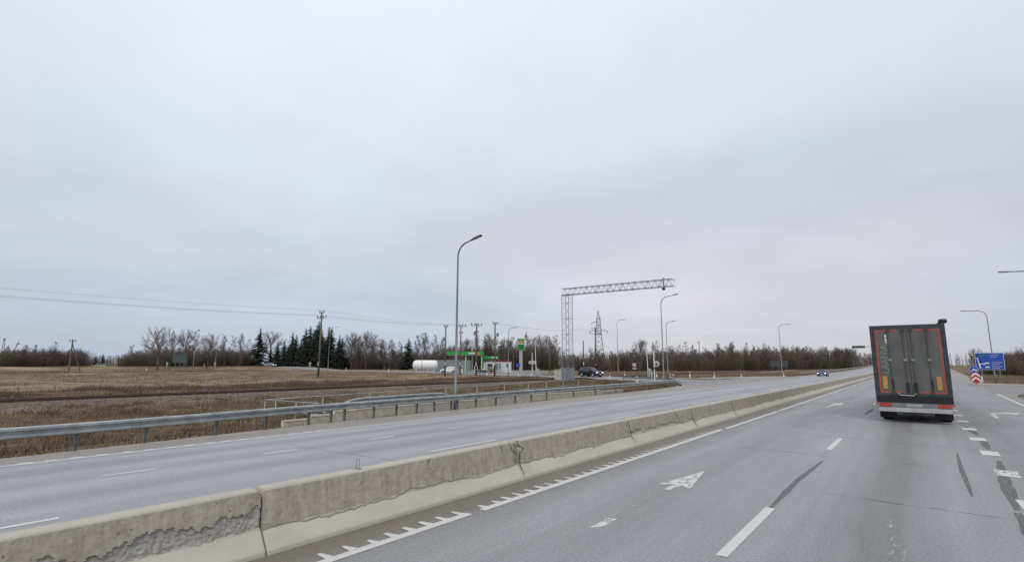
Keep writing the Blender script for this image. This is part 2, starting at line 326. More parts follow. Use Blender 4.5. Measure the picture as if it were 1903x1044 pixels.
def strip(name, ys, xl, xr, zf, m, nx=2, parent=None):
    V, F = [], []
    for y in ys:
        a, b = xl(y), xr(y)
        for k in range(nx+1): V.append((a+(b-a)*k/nx, y, float(zf(y))))
    for i in range(len(ys)-1):
        for k in range(nx): q = i*(nx+1)+k; F.append((q, q+1, q+nx+2, q+nx+1))
    return link(name, np_mesh(name, V, F, m, True), parent)
road_ys = list(np.arange(-40, 130, 2.0)) + list(np.arange(130, 640, 6.0))
highway = tag(strip('highway', road_ys, lambda y: float(left_edge(y)), lambda y: float(right_edge(y)), prof, asphalt, 2), kind='structure')
side_asphalt = mat('side road asphalt', (.235, .235, .235), .7, 0, .1, 1.2, .2, c2=(.165, .165, .168), detail=10)
pale_gravel = mat('pale gravel', (.36, .33, .29), .9, 0, .15, 6, .4, c2=(.22, .20, .175), detail=10)
def poly_sheet(name, pts, z, m):
    me = bpy.data.meshes.new(name); me.from_pydata([(x, y, z) for x, y in pts], [], [tuple(range(len(pts)))]); me.materials.append(m); me.update()
    return tag(link(name, me), kind='structure')
def road_along(name, line, w, z, m):
    P = [Vector((a, b, 0)) for a, b in line]; V = []; F = []
    for i, p in enumerate(P):
        t = (P[min(i+1, len(P)-1)]-P[max(i-1, 0)]).normalized(); n = Vector((-t.y, t.x, 0))
        zz = z + (.2 if abs(p.x+45.3) < 4 else 0) + float(bank(p.x))
        for s in (1, -1): q = p+n*s*w/2; V.append((q.x, q.y, zz))
    F = [(2*i, 2*i+1, 2*i+3, 2*i+2) for i in range(len(P)-1)]
    return tag(link(name, np_mesh(name, V, F, m)), kind='structure')
cross_line = CROSS[:2] + [(-40, 82.9), (-42.4, 83.5), (-45.3, 84.5), (-48.2, 85.9), (-51, 87.2)] + CROSS[3:]
road_along('crossing_road', [(-23.0, 80.2)]+cross_line[1:], 10.5, .012, side_asphalt)
poly_sheet('junction_pavement', [(-22.0, 64), (-26.5, 70.5), (-34, 73.5), (-38, 76), (-38, 88.5), (-31, 93), (-25, 103), (-21, 118), (-20.0, 118), (-20.0, 64)], .007, side_asphalt)
poly_sheet('gravel_verge', [(-34.5, 88.4), (-30, 92.5), (-25, 102), (-21, 122), (-22.5, 128), (-27, 118), (-31.5, 103), (-38, 95), (-50, 100), (-48, 95)], .005, pale_gravel)
poly_sheet('station_forecourt', [(-68, 97), (-62, 110), (-72, 126), (-100, 142), (-135, 136), (-140, 113), (-112, 104)], .018, side_asphalt)
poly_sheet('side_road', [(5.0, 62.5), (14, 58), (110, 46), (110, 66), (40, 82), (12, 88), (6.6, 89)], .006, side_asphalt)
poly_sheet('traffic_island', [(5.2, 86.4), (12, 86.8), (22, 84.6), (22, 86.2), (12, 89.6), (6.3, 93.5)], .13, pale_gravel)
def kerb(name, line, z0=0.0, h=.13, w=.15):
    b = MB(); b.sweep([(-w/2, -.1), (w/2, -.1), (w/2, h), (-w/2, h)], [(x, y, z0) for x, y in line]); tag(b.build(name, concrete_m), kind='structure')
kerb('kerb', [(5.9, 94), (5.1, 86.3), (12, 86.7), (22, 84.5), (40, 80.8)])
kerb('kerb', [(-34, 88.6), (-31, 92), (-27.5, 98), (-24.5, 106)], 0, .10)

# ---- road markings (children of the highway)
Zm = .005
def mark(name, pts, m=paint, dz=Zm):
    ctr = sum(p[1] for p in pts)/len(pts)
    me = bpy.data.meshes.new(name); me.from_pydata([(x, y, float(prof(y))+dz) for x, y in pts], [], [tuple(range(len(pts)))]); me.materials.append(m); me.update()
    return link(name, me, highway)
def rect(name, x, w, y0, y1, m=paint, dz=Zm):
    j = lambda s=.012: random.uniform(-s, s)
    return mark(name, [(x-w/2+j(), y0+j(.05)), (x+w/2+j(), y0+j(.05)), (x+w/2+j(), y1+j(.05)), (x-w/2+j(), y1+j(.05))], m, dz)
def toothed_line(x, w, y0, y1, side, pitch, tooth, tw, m=paint):
    b = MB(); n = max(1, int((y1-y0)/4))
    for i in range(n):
        a, c = y0+(y1-y0)*i/n, y0+(y1-y0)*(i+1)/n
        b.add([(x-w/2, a, Zm+prof(a)), (x+w/2, a, Zm+prof(a)), (x+w/2, c, Zm+prof(c)), (x-w/2, c, Zm+prof(c))], [(0, 1, 2, 3)])
    y = y0+.1
    while pitch and y < y1:
        xa = x+side*w/2; xb = xa+side*tooth*random.uniform(.7, 1.15); t = tw*random.uniform(.8, 1.2)
        b.add([(xa, y, Zm+.001), (xb, y+.03, Zm+.001), (xb, y+t, Zm+.001), (xa, y+t+.04, Zm+.001)], [(0, 1, 2, 3) if side > 0 else (3, 2, 1, 0)]); y += pitch*random.uniform(.9, 1.1)
    return b.build('edge_line', m, highway)
toothed_line(-6.12, .15, 1.0, 6.95, -1, .36, .22, .10)
toothed_line(-6.10, .15, 7.25, 21.4, -1, .36, .20, .10)
for a, c in ((21.8, 31.5), (32, 52), (52.4, 90), (90.4, 140), (140.4, 300)): toothed_line(-6.05, .15, a, c, -1, 0, 0, 0)
toothed_line(-17.62, .13, -6, 12, -1, .55, .12, .28); toothed_line(-17.62, .12, 12, 58, -1, 0, 0, 0)
for k in range(26):
    y0 = 7.45+10.9*k
    if k == 2: rect('lane_dash', -2.23, .14, 29.3, 31.6, paint_ghost)
    else: rect('lane_dash', -2.23, .15, y0, y0+2.95)
rect('lane_dash', -2.23, .15, -3.4, -.5)
for k in range(24): rect('lane_dash', -11.15, .13, .0+11.2*k-.2*(k > 0), 2.75+11.2*k)
for k in range(8): rect('turn_lane_dash', -14.45, .12, 4.25+3.6*k, 5.3+3.6*k)
toothed_line(-14.9, .16, 30, 63, -1, 0, 0, 0)
for k in range(15): rect('turn_lane_block', 1.46, .40, 9.35+3.55*k, 10.25+3.55*k, paint_worn if k == 2 else paint)
mark('lane_arrow', [(-4.46, 10.95), (-4.2, 11.15), (-4.2, 10.6), (-4.04, 10.6), (-4.04, 11.15), (-3.80, 10.95), (-4.13, 12.95)], paint_worn)
mark('lane_arrow', [(-4.17, 7.5), (-4.03, 7.5), (-4.03, 8.15), (-4.17, 8.15)], paint_worn)
mark('lane_arrow', [(-4.18, 8.15), (-4.03, 8.15), (-4.03, 10.6), (-4.18, 10.6)], paint_ghost)
mark('lane_arrow', [(-4.42, 36.0), (-4.28, 36.0), (-4.12, 38.7), (-3.80, 38.4), (-3.92, 41.3), (-4.62, 39.9), (-4.3, 39.4)], paint)
mark('lane_arrow', [(2.78, 33.9), (2.92, 33.7), (3.0, 36.7), (3.65, 37.3), (3.8, 36.8), (4.15, 38.2), (3.35, 38.4), (3.5, 37.9), (2.85, 37.2)], paint)
mark('edge_line', [(4.75, 30), (4.9, 30), (5.5, 62.2), (5.35, 62.2)]); mark('edge_line', [(5.35, 62.2), (5.5, 62.2), (9, 64.6), (9, 64.9)])
for k in range(6): mark('crossing_tooth', [(-21.9+.1*k, 66+4.2*k), (-21.4+.1*k, 66+4.2*k), (-21.4+.1*k, 68+4.2*k), (-21.9+.1*k, 68+4.2*k)], paint_worn, .012)
mark('edge_line', [(-22.5, 90), (-22.3, 90), (-20.3, 118), (-20.5, 118)], paint, .012)
# old tar streaks, seal lines and cracks, thin films on the asphalt
def ribbon(name, pts, w, m, dz=.003, jit=.0):
    V, F = [], []; n = 14
    P = [Vector((np.interp(t, np.linspace(0, 1, len(pts)), [p[0] for p in pts]), np.interp(t, np.linspace(0, 1, len(pts)), [p[1] for p in pts]), 0)) for t in np.linspace(0, 1, n)]
    for i, p in enumerate(P):
        t = (P[min(i+1, n-1)]-P[max(i-1, 0)]).normalized(); s = Vector((-t.y, t.x, 0)); ww = w*(.35+.65*math.sin(math.pi*min(.97, max(.05, i/(n-1)))))*random.uniform(.8, 1.2); o = s*random.uniform(-jit, jit)
        for k in (1, -1): q = p+s*ww/2*k+o; V.append((q.x, q.y, float(prof(q.y))+dz))
    F = [(2*i, 2*i+1, 2*i+3, 2*i+2) for i in range(n-1)]
    return link(name, np_mesh(name, V, F, m), highway)
ribbon('tar_streak', [(-2.22, 10.4), (-2.24, 13), (-2.12, 16.2)], .13, tar)
ribbon('tar_streak', [(-2.2, 32), (-2.1, 37)], .25, tar)
ribbon('tar_streak', [(.72, 19.8), (.66, 17), (.64, 13.6)], .10, tar); ribbon('tar_streak', [(1.52, 19), (1.3, 15.6), (1.18, 12.8)], .22, tar)
ribbon('tar_streak', [(1.6, 24.5), (1.5, 21.3)], .22, tar); ribbon('tar_streak', [(1.42, 28.5), (1.55, 25.2)], .2, tar); ribbon('tar_streak', [(1.15, 12.6), (1.2, 9)], .25, tar)
for p in ([(-5.6, 17.35), (-3.5, 17.2), (-1.7, 17.05)], [(-5.5, 23.2), (-3.6, 22.2), (-1.1, 21.4), (1.2, 21.0), (3.5, 21.2)], [(-.62, 16.95), (.1, 16.93)], [(1.2, 16.9), (4.5, 16.8)], [(-16.5, 9.2), (-8.2, 9.5)], [(-17, 26), (-8, 26.5)], [(-1.6, 12.2), (1.1, 12.0)]):
    ribbon('surface_crack', p, .026, tar_crack, .004, .03)
for x, y, w, l in ((-.48, 10.6, .20, .8), (-.34, 11.9, .12, .5), (-.42, 9.2, .22, 1.2), (-.38, 7.4, .2, 1.6), (-.45, 13.4, .12, .6)): mark('paint_spill', [(x-w/2, y-l/2), (x+w/2, y-l/2), (x+w*.4, y+l/2), (x-w*.4, y+l/2)], paint_ghost)

# ---------------------------------------------------------------- median barrier
def barrier_material():
    m = bpy.data.materials.new('weathered barrier concrete'); m.use_nodes = True; nt = m.node_tree; N, L = nt.nodes.new, nt.links.new
    b = nt.nodes['Principled BSDF']; b.inputs['Roughness'].default_value = .92; b.inputs['Specular IOR Level'].default_value = .2
    at = N('ShaderNodeVertexColor'); at.layer_name = 'wear'; sp = N('ShaderNodeSeparateColor'); L(at.outputs[0], sp.inputs[0]); tc = N('ShaderNodeTexCoord')
    def noise(s, d, st=(1, 1, 1), r=.65):
        mp = N('ShaderNodeMapping'); mp.inputs['Scale'].default_value = st; L(tc.outputs['Object'], mp.inputs[0])
        n = N('ShaderNodeTexNoise'); n.inputs['Scale'].default_value = s; n.inputs['Detail'].default_value = d; n.inputs['Roughness'].default_value = r; L(mp.outputs[0], n.inputs['Vector']); return n.outputs[0]
    def ramp(n, a, c, c0, c1):
        r = N('ShaderNodeValToRGB'); e = r.color_ramp.elements; e[0].position = a; e[0].color = c0+(1,); e[1].position = c; e[1].color = c1+(1,); L(n, r.inputs[0]); return r.outputs[0]
    def mix(f, a, c, bl='MIX'):
        x = N('ShaderNodeMix'); x.data_type = 'RGBA'; x.blend_type = bl
        if isinstance(f, float): x.inputs[0].default_value = f
        else: L(f, x.inputs[0])
        L(a, x.inputs[6]); L(c, x.inputs[7]); return x.outputs[2]
    low = ramp(noise(2.2, 8, (1, .5, 1)), .3, .7, (.41, .38, .335), (.50, .47, .42))
    upr = ramp(noise(7, 9), .34, .64, (.325, .292, .243), (.43, .396, .338))
    spl = ramp(noise(26, 6, r=.8), .36, .66, (.235, .225, .208), (.42, .40, .365))
    stain = ramp(noise(3.0, 6, (1, 3, .22)), .40, .66, (.80, .79, .775), (1.04, 1.035, 1.03))
    pits = ramp(noise(24, 3, r=.5), .31, .355, (.5, .49, .47), (1, 1, 1))
    c = mix(sp.outputs[0], low, mix(1.0, mix(1.0, upr, stain, 'MULTIPLY'), pits, 'MULTIPLY')); c = mix(sp.outputs[1], c, spl); L(c, b.inputs['Base Color'])
    bp = N('ShaderNodeBump'); bp.inputs['Strength'].default_value = .45; bp.inputs['Distance'].default_value = .008; L(noise(30, 6), bp.inputs['Height']); L(bp.outputs[0], b.inputs['Normal'])
    return m
bar_m = barrier_material()
SEG = 5.72
def barrier_mesh(seed, ny, nz, spall, top_chip):
    ys = np.linspace(.013, SEG-.013, ny)
    zr = np.concatenate([np.linspace(0, .22, max(3, nz//4)), np.linspace(.24, .50, nz//2), np.linspace(.52, .765, max(3, nz//3)), [.785, .79]])
    xr = np.interp(zr, [0, .055, .29, .765, .785, .79], [.35, .345, .175, .105, .09, .07])
    prof_ = [(x, z) for x, z in zip(xr, zr)] + [(-x, z) for x, z in list(zip(xr, zr))[::-1]]
    m = len(prof_); PX = np.array([p[0] for p in prof_]); PZ = np.array([p[1] for p in prof_])
    Yg = np.repeat(ys[:, None], m, 1); Xg = np.repeat(PX[None], ny, 0).copy(); Zg = np.repeat(PZ[None], ny, 0).copy()
    n1 = vnoise(ys*1.1, ys*0+seed, seed+1)*.05 + vnoise(ys*5, ys*0+2.5, seed+2)*.025 + vnoise(ys*16, ys*0+1.5, seed+3)*.014
    brk = .305+n1; sg = np.sign(Xg)
    upper = (Zg > brk[:, None]).astype(float)
    tops = brk + np.clip(spall*(.55+.6*vnoise(ys*.55, ys*0+.5, seed+4)) + .07*vnoise(ys*4, ys*0, seed+5) + .05*np.abs(vnoise(ys*11, ys*0, seed+6)) + .035*vnoise(ys*30, ys*0, seed+16), 0, .42)*(spall > 0)
    sp = upper*(Zg < tops[:, None])*(sg > 0)
    if top_chip > .9: sp = np.maximum(sp, upper*(sg > 0)*((SEG if seed == 23 else 0)*0 + np.abs(Yg-(SEG if seed == 23 else 0)) < .10+.09*vnoise(Zg*9, Zg*0, seed+21)+.05*vnoise(Zg*26, Zg*0, seed+22))*(seed != 11))
    rough = vnoise(Yg*14, Zg*14+seed, seed+7)*.0022 + vnoise(Yg*34, Zg*34, seed+8)*.002
    Xg += sg*(upper*(1-sp)*(.018+rough) + sp*(-.012+rough*5) + (1-upper)*rough*.25)*(Zg > .03)
    # chipped lower lip and joint corners
    lip = np.abs(Zg-brk[:, None]) < .02; Xg += sg*lip*upper*.010*np.maximum(0, vnoise(Yg*9, Zg*0, seed+9))
    end = np.minimum(ys, SEG-ys)[:, None]; chip = np.clip(1-end/(.03+.025*top_chip), 0, 1)*np.clip((Zg-.70)/.09, 0, 1)
    Zg -= chip*.09*top_chip; Xg *= 1-chip*.35*top_chip
    Xg *= 1-.06*np.clip(1-end/.02, 0, 1)
    V = np.stack([Xg, Yg, Zg], -1).reshape(-1, 3); I = np.arange(ny*m).reshape(ny, m)
    F = np.concatenate([np.stack([I[:-1, :-1], I[:-1, 1:], I[1:, 1:], I[1:, :-1]], -1).reshape(-1, 4)]); F = F[:, ::-1]
    me = bpy.data.meshes.new('barrier_segment')
    me.from_pydata(V.tolist(), [], F.tolist() + [list(range(m)), list(range((ny-1)*m, ny*m))[::-1]]); me.materials.append(bar_m); me.update()
    topf = (Zg > .76).astype(float)
    c = np.stack([upper*(1-.75*topf), sp, 0*sp, 0*sp+1], -1).reshape(-1, 4).astype(np.float32)
    me.color_attributes.new('wear', 'FLOAT_COLOR', 'POINT').data.foreach_set('color', c.ravel())
    return me
near_meshes = {-2: barrier_mesh(3, 80, 30, .2, .5), -1: barrier_mesh(11, 300, 46, .24, 1.0), 0: barrier_mesh(23, 280, 44, 0, 1.0), 1: barrier_mesh(37, 240, 36, 0, 1.2), 2: barrier_mesh(41, 200, 30, .05, .8)}
far_mesh = [barrier_mesh(50+k, 90, 18, 0, .6) for k in range(3)]
near_lab = {-2: 'grey concrete barrier segment in the median running out of frame at lower left', -1: 'nearest visible concrete barrier segment with a long spalled grey patch', 0: 'concrete barrier segment carrying the small wire bracket on top',
            1: 'concrete barrier segment with a cracked broken corner at its near end', 2: 'fourth visible concrete barrier segment counted from the lower left corner'}
for k in range(-2, 40):
    y0 = 3.9+SEG*k; me = near_meshes.get(k) or far_mesh[k % 3]
    o = link('concrete_barrier', me); z0, z1 = float(prof(y0)), float(prof(y0+SEG)); o.location = (-7.25, y0, z0); o.rotation_euler = (math.atan2(z1-z0, SEG), 0, 0)
    tag(o, near_lab.get(k, ('weathered concrete barrier segment, '+('fifth sixth seventh eighth ninth tenth eleventh twelfth'.split()[k-3])+' in the median row from the lower left') if k < 11 else 'weathered concrete barrier segment in the median row far up the highway'), 'barrier', 'median barrier segments')
def crack(o, pts, w):
    b = MB(); V = []
    P = []
    for (y0, z0), (y1, z1) in zip(pts[:-1], pts[1:]):
        for f in (0, .33, .66): P.append((y0+(y1-y0)*f+random.uniform(-.012, .012), z0+(z1-z0)*f+random.uniform(-.012, .012)))
    P.append(pts[-1])
    for i, (y, z) in enumerate(P):
        x = float(np.interp(z, [0, .055, .29, .765, .785], [.35, .345, .175, .105, .09])) + (.0235 if z > .27 else .004); ww = w*(.4+.6*math.sin(math.pi*(i+.6)/(len(P)+.4)))*random.uniform(.6, 1.3)
        b.v += [(x, y-ww/2, z), (x, y+ww/2, z)]
    b.f = [(2*i, 2*i+1, 2*i+3, 2*i+2) for i in range(len(P)-1)]; b.build('crack', mat('dark open crack', (.045, .04, .034), .95), o)
bars = {round((o.location.y-3.9)/SEG): o for o in bpy.data.objects if o.name.startswith('concrete_barrier')}
crack(bars[0], [(5.12, .78), (5.2, .66), (5.14, .58)], .02); crack(bars[0], [(5.45, .79), (5.52, .62), (5.66, .55), (5.60, .40), (5.68, .30)], .03)
crack(bars[0], [(3.1, .77), (3.05, .68)], .012); crack(bars[1], [(.02, .78), (.10, .66), (.22, .60), (.05, .5), (.02, .3), (.06, .02)], .035); crack(bars[1], [(2.6, .78), (2.7, .66)], .015); crack(bars[1], [(5.0, .78), (5.1, .64), (5.45, .6), (5.6, .68)], .02)
crack(bars[2], [(.02, .78), (.03, .5), (.06, .28), (.2, .02)], .03); crack(bars[2], [(3.9, .78), (4.05, .62), (4.2, .45)], .035); crack(bars[3], [(.03, .78), (.03, .3), (.1, .02)], .04); crack(bars[3], [(2.2, .76), (2.4, .5), (2.3, .4)], .04); crack(bars[4], [(.03, .78), (.03, .3), (.1, .02)], .05)
b = MB(); b.tube([(-.035, 0, 0), (-.035, 0, .16), (.035, 0, .16), (.035, 0, 0)], .006, 6); b.cbox(0, 0, .006, .12, .05, .012)
o = b.build('wire_bracket', post_steel); o.location = (-7.25, 5.53, .79); tag(o, 'small wire bracket standing on top of the concrete barrier', 'bracket')

# ---------------------------------------------------------------- guardrails
WB = [(-.02, -.155), (.045, -.12), (.045, -.06), (-.035, -.025), (-.035, .025), (.045, .06), (.045, .12), (-.02, .155)]
WPROF = [(a, b) for a, b in WB] + [(a-.012, b) for a, b in WB[::-1]]
def smooth_path(P, n=6):
    out = []
    for i in range(len(P)-1):
        p0, p1, p2, p3 = P[max(i-1, 0)], P[i], P[i+1], P[min(i+2, len(P)-1)]
        for k in range(n):
            t = k/n; out.append(tuple(.5*((2*b)+(-a+c)*t+(2*a-5*b+4*c-d)*t*t+(-a+3*b-3*c+d)*t**3) for a, b, c, d in zip(p0, p1, p2, p3)))
    return out+[tuple(P[-1])]
def guardrail(path, posts, label, zc=.60, group=None, flip=1, posth=None):
    t = thing('guardrail', label, 'guardrail', (path[0][0], path[0][1], 0), 0, group); ox, oy = path[0][0], path[0][1]
    P = smooth_path([(x, y, z+zc) for x, y, z in path]); b = MB(); b.sweep([(a*flip, c) for a, c in WPROF][::flip], [(x-ox, y-oy, z) for x, y, z in P]); b.build('rail', steel, t)
    for (x, y) in posts:
        z = float(ground_z(x, y)); q = min(P, key=lambda p: (p[0]-x)**2+(p[1]-y)**2); px = x-.11*flip
        m = MB(); m.box(px-ox-.04, y-oy-.055, z-.3, px-ox-.028, y-oy+.055, q[2]+.10); m.box(px-ox-.04, y-oy-.055, z-.3, px-ox+.03, y-oy-.043, q[2]+.10); m.box(px-ox-.04, y-oy+.043, z-.3, px-ox+.03, y-oy+.055, q[2]+.10)
        pp = m.build('post', post_steel, t)
        s = MB(); s.cbox(px-ox+.05*flip, y-oy, q[2], .07, .09, .2); s.build('spacer_block', post_steel, pp)
    return t
gp = [(-19.1, -6, 0), (-19.2, 2, 0), (-19.4, 7, 0), (-20.0, 12, 0), (-20.3, 18, 0), (-20.4, 25, 0), (-20.7, 32, 0), (-20.95, 40, 0), (-21.3, 50, 0), (-22.0, 58, 0), (-23.3, 64, 0), (-25.0, 67.6, 0), (-27.3, 69.6, 0), (-30, 70.6, 0), (-34.5, 72.8, 0)]
ypost = [1.1, 3.05, 4.97, 6.73, 8.97, 10.89, 12.8, 13.9, 14.6, 16.26, 17.68, 19.05, 20.3, 21.6, 22.1, 23.7, 25.6, 27.7, 29.6, 31.6, 35.5, 39.2, 43.2, 47, 51, 55, 59.5, 63.4]
gx = lambda y: float(np.interp(y, [p[1] for p in gp], [p[0] for p in gp]))
guardrail(gp, [(gx(y), y) for y in ypost] + [(-24.2, 66.3), (-26, 68.6), (-28.5, 70.2), (-31.5, 71.4), (-34.2, 72.7)], 'long grey steel guardrail along the left road edge curving away at the junction')
guardrail([(-22.3, 14.9, -.45), (-22.4, 16.0, -.12), (-22.5, 17.0, .08), (-22.6, 19, .1), (-22.7, 22.5, .1), (-22.75, 23.6, 0), (-22.8, 25, -.5)], [(-22.5, 16.8), (-22.6, 18.6), (-22.65, 20.6), (-22.7, 22.4)], 'short second guardrail with bent down ends behind the long guardrail', .51)
guardrail([(-20.6, y, float(prof(y))) for y in (134, 150, 180, 220, 270, 330, 420, 520)], [(-20.6, y) for y in np.arange(136, 300, 4.0)], 'distant steel guardrail on the left side of the rising highway', .62)

# steel pipe railing and panelled wall of the underpass entrance
t = thing('pipe_railing', 'galvanised pipe railing with posts around the sunken path behind the guardrail', 'railing', (-27, 14.6, 0))
zt = lambda y: float(np.interp(y, [14, 26, 46], [.58, .72, .86]))
rl = [(-27, 14.6), (-27, 20), (-27.1, 30), (-27.3, 40), (-27.4, 47.5)]
for dz, nm in ((0, 'top_rail'), (-.52, 'lower_rail')):   # slim pipes
    MB().tube([(x+27, y-14.6, zt(y)+dz) for x, y in rl], .025, 8).build(nm, steel, t, True)
    MB().tube([(0, 0, zt(14.6)+dz), (4.6, .1, zt(14.6)+dz+.02)], .025, 8).build(nm, steel, t, True)
for x, y in [(-27, 14.6), (-26.0, 14.62), (-24.2, 14.65)] + [(float(np.interp(q, [14.6, 30, 47.5], [-27, -27.1, -27.4])), q) for q in (18, 21.3, 24.7, 28, 31.5, 35, 38.5, 41.5, 44.5, 47.5)]:
    MB().tube([(x+27, y-14.6, float(ground_z(x, y))-.1), (x+27, y-14.6, zt(y))], .024, 8).build('post', steel, t, True)
t = thing('retaining_wall', 'low pale concrete panel wall just behind the guardrail posts', 'wall', (-21.6, 12.5, 0))
pan = MB(); pan.box(-.11, .012, -1.0, .11, 1.238, 0); pan.cbox(.115, .62, -.04, .02, 1.15, .05); pan_me = pan.mesh('panel', mat('cream concrete panel', (.56, .52, .45), .9, 0, .12, 3, .2, c2=(.40, .365, .31)))
for k in range(24):
    o = link('panel', pan_me, t); o.location = (-.025*k+random.uniform(-.008, .008)-.2*(k > 10), 1.25*k, .30+random.uniform(-.015, .015)-.012*max(0, k-14)-.26*(k == 0)-.13*(k == 1))
MB().box(-.06, .1, -1, .06, 12, -.30).build('footing', concrete_m, t)
wb = MB(); wb.box(-.2, 0, -.3, .2, 4.5, .06); o = wb.build('concrete_slab', concrete_m); o.location = (-22.9, 43.5, 0); tag(o, 'flat concrete slab edge in the grass behind the guardrail', 'slab')

# ---------------------------------------------------------------- railway
RX = -45.3
def ballast():
    b = MB(); pr = [(-2.6, -.5), (2.6, -.5), (1.6, .03), (-1.6, .03)]
    ys = [-60+5*i for i in range(27)] + [75, 77, 92, 94] + [94+6*i for i in range(1, 35)]
    b.sweep(pr, [(RX, y, 0) for y in ys])
    return tag(b.build('ballast_bed', mat('ballast gravel', (.18, .145, .115), .95, 0, .2, 5, .8, c2=(.06, .045, .035), detail=12)), kind='structure')
ballast()
t = thing('railway_track', 'single railway track with rusty rails crossing the field on the left', 'railway', (RX, -40, .12))
rust = mat('rusty rail steel', (.10, .065, .048), .75, .2, .15, 3, c2=(.055, .035, .027)); railtop = mat('polished rail head', (.40, .39, .38), .35, .8)
RP = [(-.07, -.08), (.07, -.08), (.07, -.065), (.012, -.045), (.012, .05), (.036, .058), (.036, .09), (-.036, .09), (-.036, .058), (-.012, .05), (-.012, -.045), (-.07, -.065)]
for s in (-1, 1):
    r_ = MB().sweep(RP, [(s*.796, y, 0) for y in (0, 60, 116, 134, 200, 300)]).build('rail', rust, t)
    MB().sweep([(-.022, .0905), (.022, .0905), (.018, .0935), (-.018, .0935)], [(s*.796, y, 0) for y in (0, 60, 116, 134, 200, 300)]).build('rail_head', railtop, r_)
sl = MB(); sl.prism([(-.12, -.25), (.12, -.25), (.10, -.075), (-.10, -.075)], -1.3, 1.3, 'x'); sl_me = sl.mesh('sleeper', mat('tarred sleeper wood', (.11, .085, .068), .95, 0, .2, 6, c2=(.05, .04, .033)))
for k in range(300):
    o = link('sleeper', sl_me, t); o.location = (random.uniform(-.03, .03), .4+.66*k, random.uniform(-.008, .006)); o.rotation_euler = (0, 0, random.uniform(-.02, .02))
def stones(name, n, region, size, m, label, zoff=0.):
    base = np.array([(1,0,0),(-1,0,0),(0,1,0),(0,-1,0),(0,0,1),(0,0,-1)], float); tri = np.array([(0,2,4),(2,1,4),(1,3,4),(3,0,4),(2,0,5),(1,2,5),(3,1,5),(0,3,5)])
    x, y, z = region(n); s = rng.uniform(*size, n)[:, None, None]; V = base[None]*s*rng.uniform(.6, 1.3, (n, 6, 1)); a = rng.uniform(0, 6.28, n); ca, sa = np.cos(a)[:, None], np.sin(a)[:, None]
    V = np.stack([V[..., 0]*ca-V[..., 1]*sa, V[..., 0]*sa+V[..., 1]*ca, V[..., 2]*.7], -1) + np.stack([x, y, z+zoff], -1)[:, None]
    F = (tri[None]+6*np.arange(n)[:, None, None]).reshape(-1, 3); tag(link(name, np_mesh(name, V.reshape(-1, 3), F, m)), label, 'gravel', kind='stuff')
def reg_ball(n):
    x = rng.uniform(-2.6, 3.0, n); y = 8+rng.random(n)**.8*65; z = np.interp(np.abs(x), [1.6, 2.6], [.03, -.42]); return RX+x, y, z
stones('ballast_stones', 9000, reg_ball, (.025, .06), mat('loose ballast stone', (.42, .39, .36), .9, 0, .2, .9, c2=(.15, .135, .12), detail=12), 'loose grey ballast stones along the railway track')
def reg_slope(n):
    x = rng.uniform(-44, -28, n); y = 12+rng.random(n)*45; k = vnoise(x*.4, y*.2, 71) > .1; x, y = x[k], y[k]
    x = np.resize(x, n); y = np.resize(y, n); return x, y, ground_z(x, y)
stones('slope_stones', 2200, reg_slope, (.03, .10), MATS['loose ballast stone'], 'scattered pale stones on the grassy slope below the track')

# ---------------------------------------------------------------- grass (countless)
def grass(name, n, region, hgt, m, label, lean=.5, wid=.012):
    x, y, h = region(n); n = len(x); z = ground_z(x, y)-.02; h = h*rng.uniform(*hgt, n); a = rng.uniform(0, 6.28, n); dx, dy = np.cos(a), np.sin(a); w = wid*rng.uniform(.7, 1.6, n); l = rng.uniform(.1, lean, n)*h; b_ = rng.uniform(0, 6.28, n)
    V = np.stack([np.stack([x-dx*w, y-dy*w, z], -1), np.stack([x+dx*w, y+dy*w, z], -1), np.stack([x+np.cos(b_)*l, y+np.sin(b_)*l, z+h], -1)], 1).reshape(-1, 3)
    tag(link(name, np_mesh(name, V, np.arange(3*n).reshape(-1, 3), m)), label, 'grass', kind='stuff')
g_dry = mat('dry grass blades', (.25, .192, .128), .9, 0, .2, .5, c2=(.13, .097, .063), detail=10); g_grn = mat('dull green grass blades', (.14, .13, .065), .9, 0, .2, .6, c2=(.085, .08, .04), detail=10); g_brn = mat('dead brown weeds', (.145, .105, .066), .9, 0, .2, .6, c2=(.075, .054, .035), detail=10)
def reg_near(lo, hi, y0, y1, seed, thr):
    def f(n):
        x = rng.uniform(lo, hi, n); y = rng.uniform(y0, y1, n); k = (vnoise(x*.3, y*.15, seed)+.5*vnoise(x*1.1, y*.6, seed+1) > thr) & (x < left_edge(y)-.35-.35*(vnoise(y*.9, y*0, seed+2)+1)) & (np.abs(x-RX) > 1.75) & (seg_dist(x, y, CROSS) > 6.5)
        k &= ~((x > -22.2) & (y > 12) & (y < 42)) | (x > -21.3)
        return x[k], y[k], np.ones(k.sum())*(.7+.5*(vnoise(x[k]*.5, y[k]*.3, seed+3)))
    return f
grass('dry_grass', 110000, reg_near(-43, -19, -2, 72, 80, .12), (.08, .26), g_dry, 'dry straw coloured grass on the strip between guardrail and railway', .9)
grass('green_grass', 60000, reg_near(-42, -19, -2, 72, 90, -.15), (.06, .2), g_grn, 'dull green grass patches on the strip beside the guardrail', .8)
grass('brown_weeds', 70000, reg_near(-63, -47, -10, 80, 95, -.35), (.15, .5), g_brn, 'dead brown weeds in the ditch behind the railway track', .7, .02)
grass('slope_weeds', 50000, reg_near(-43, -19, -2, 70, 60, -.2), (.1, .3), g_brn, 'dead brown weeds on the slope in front of the railway track', .9, .014)
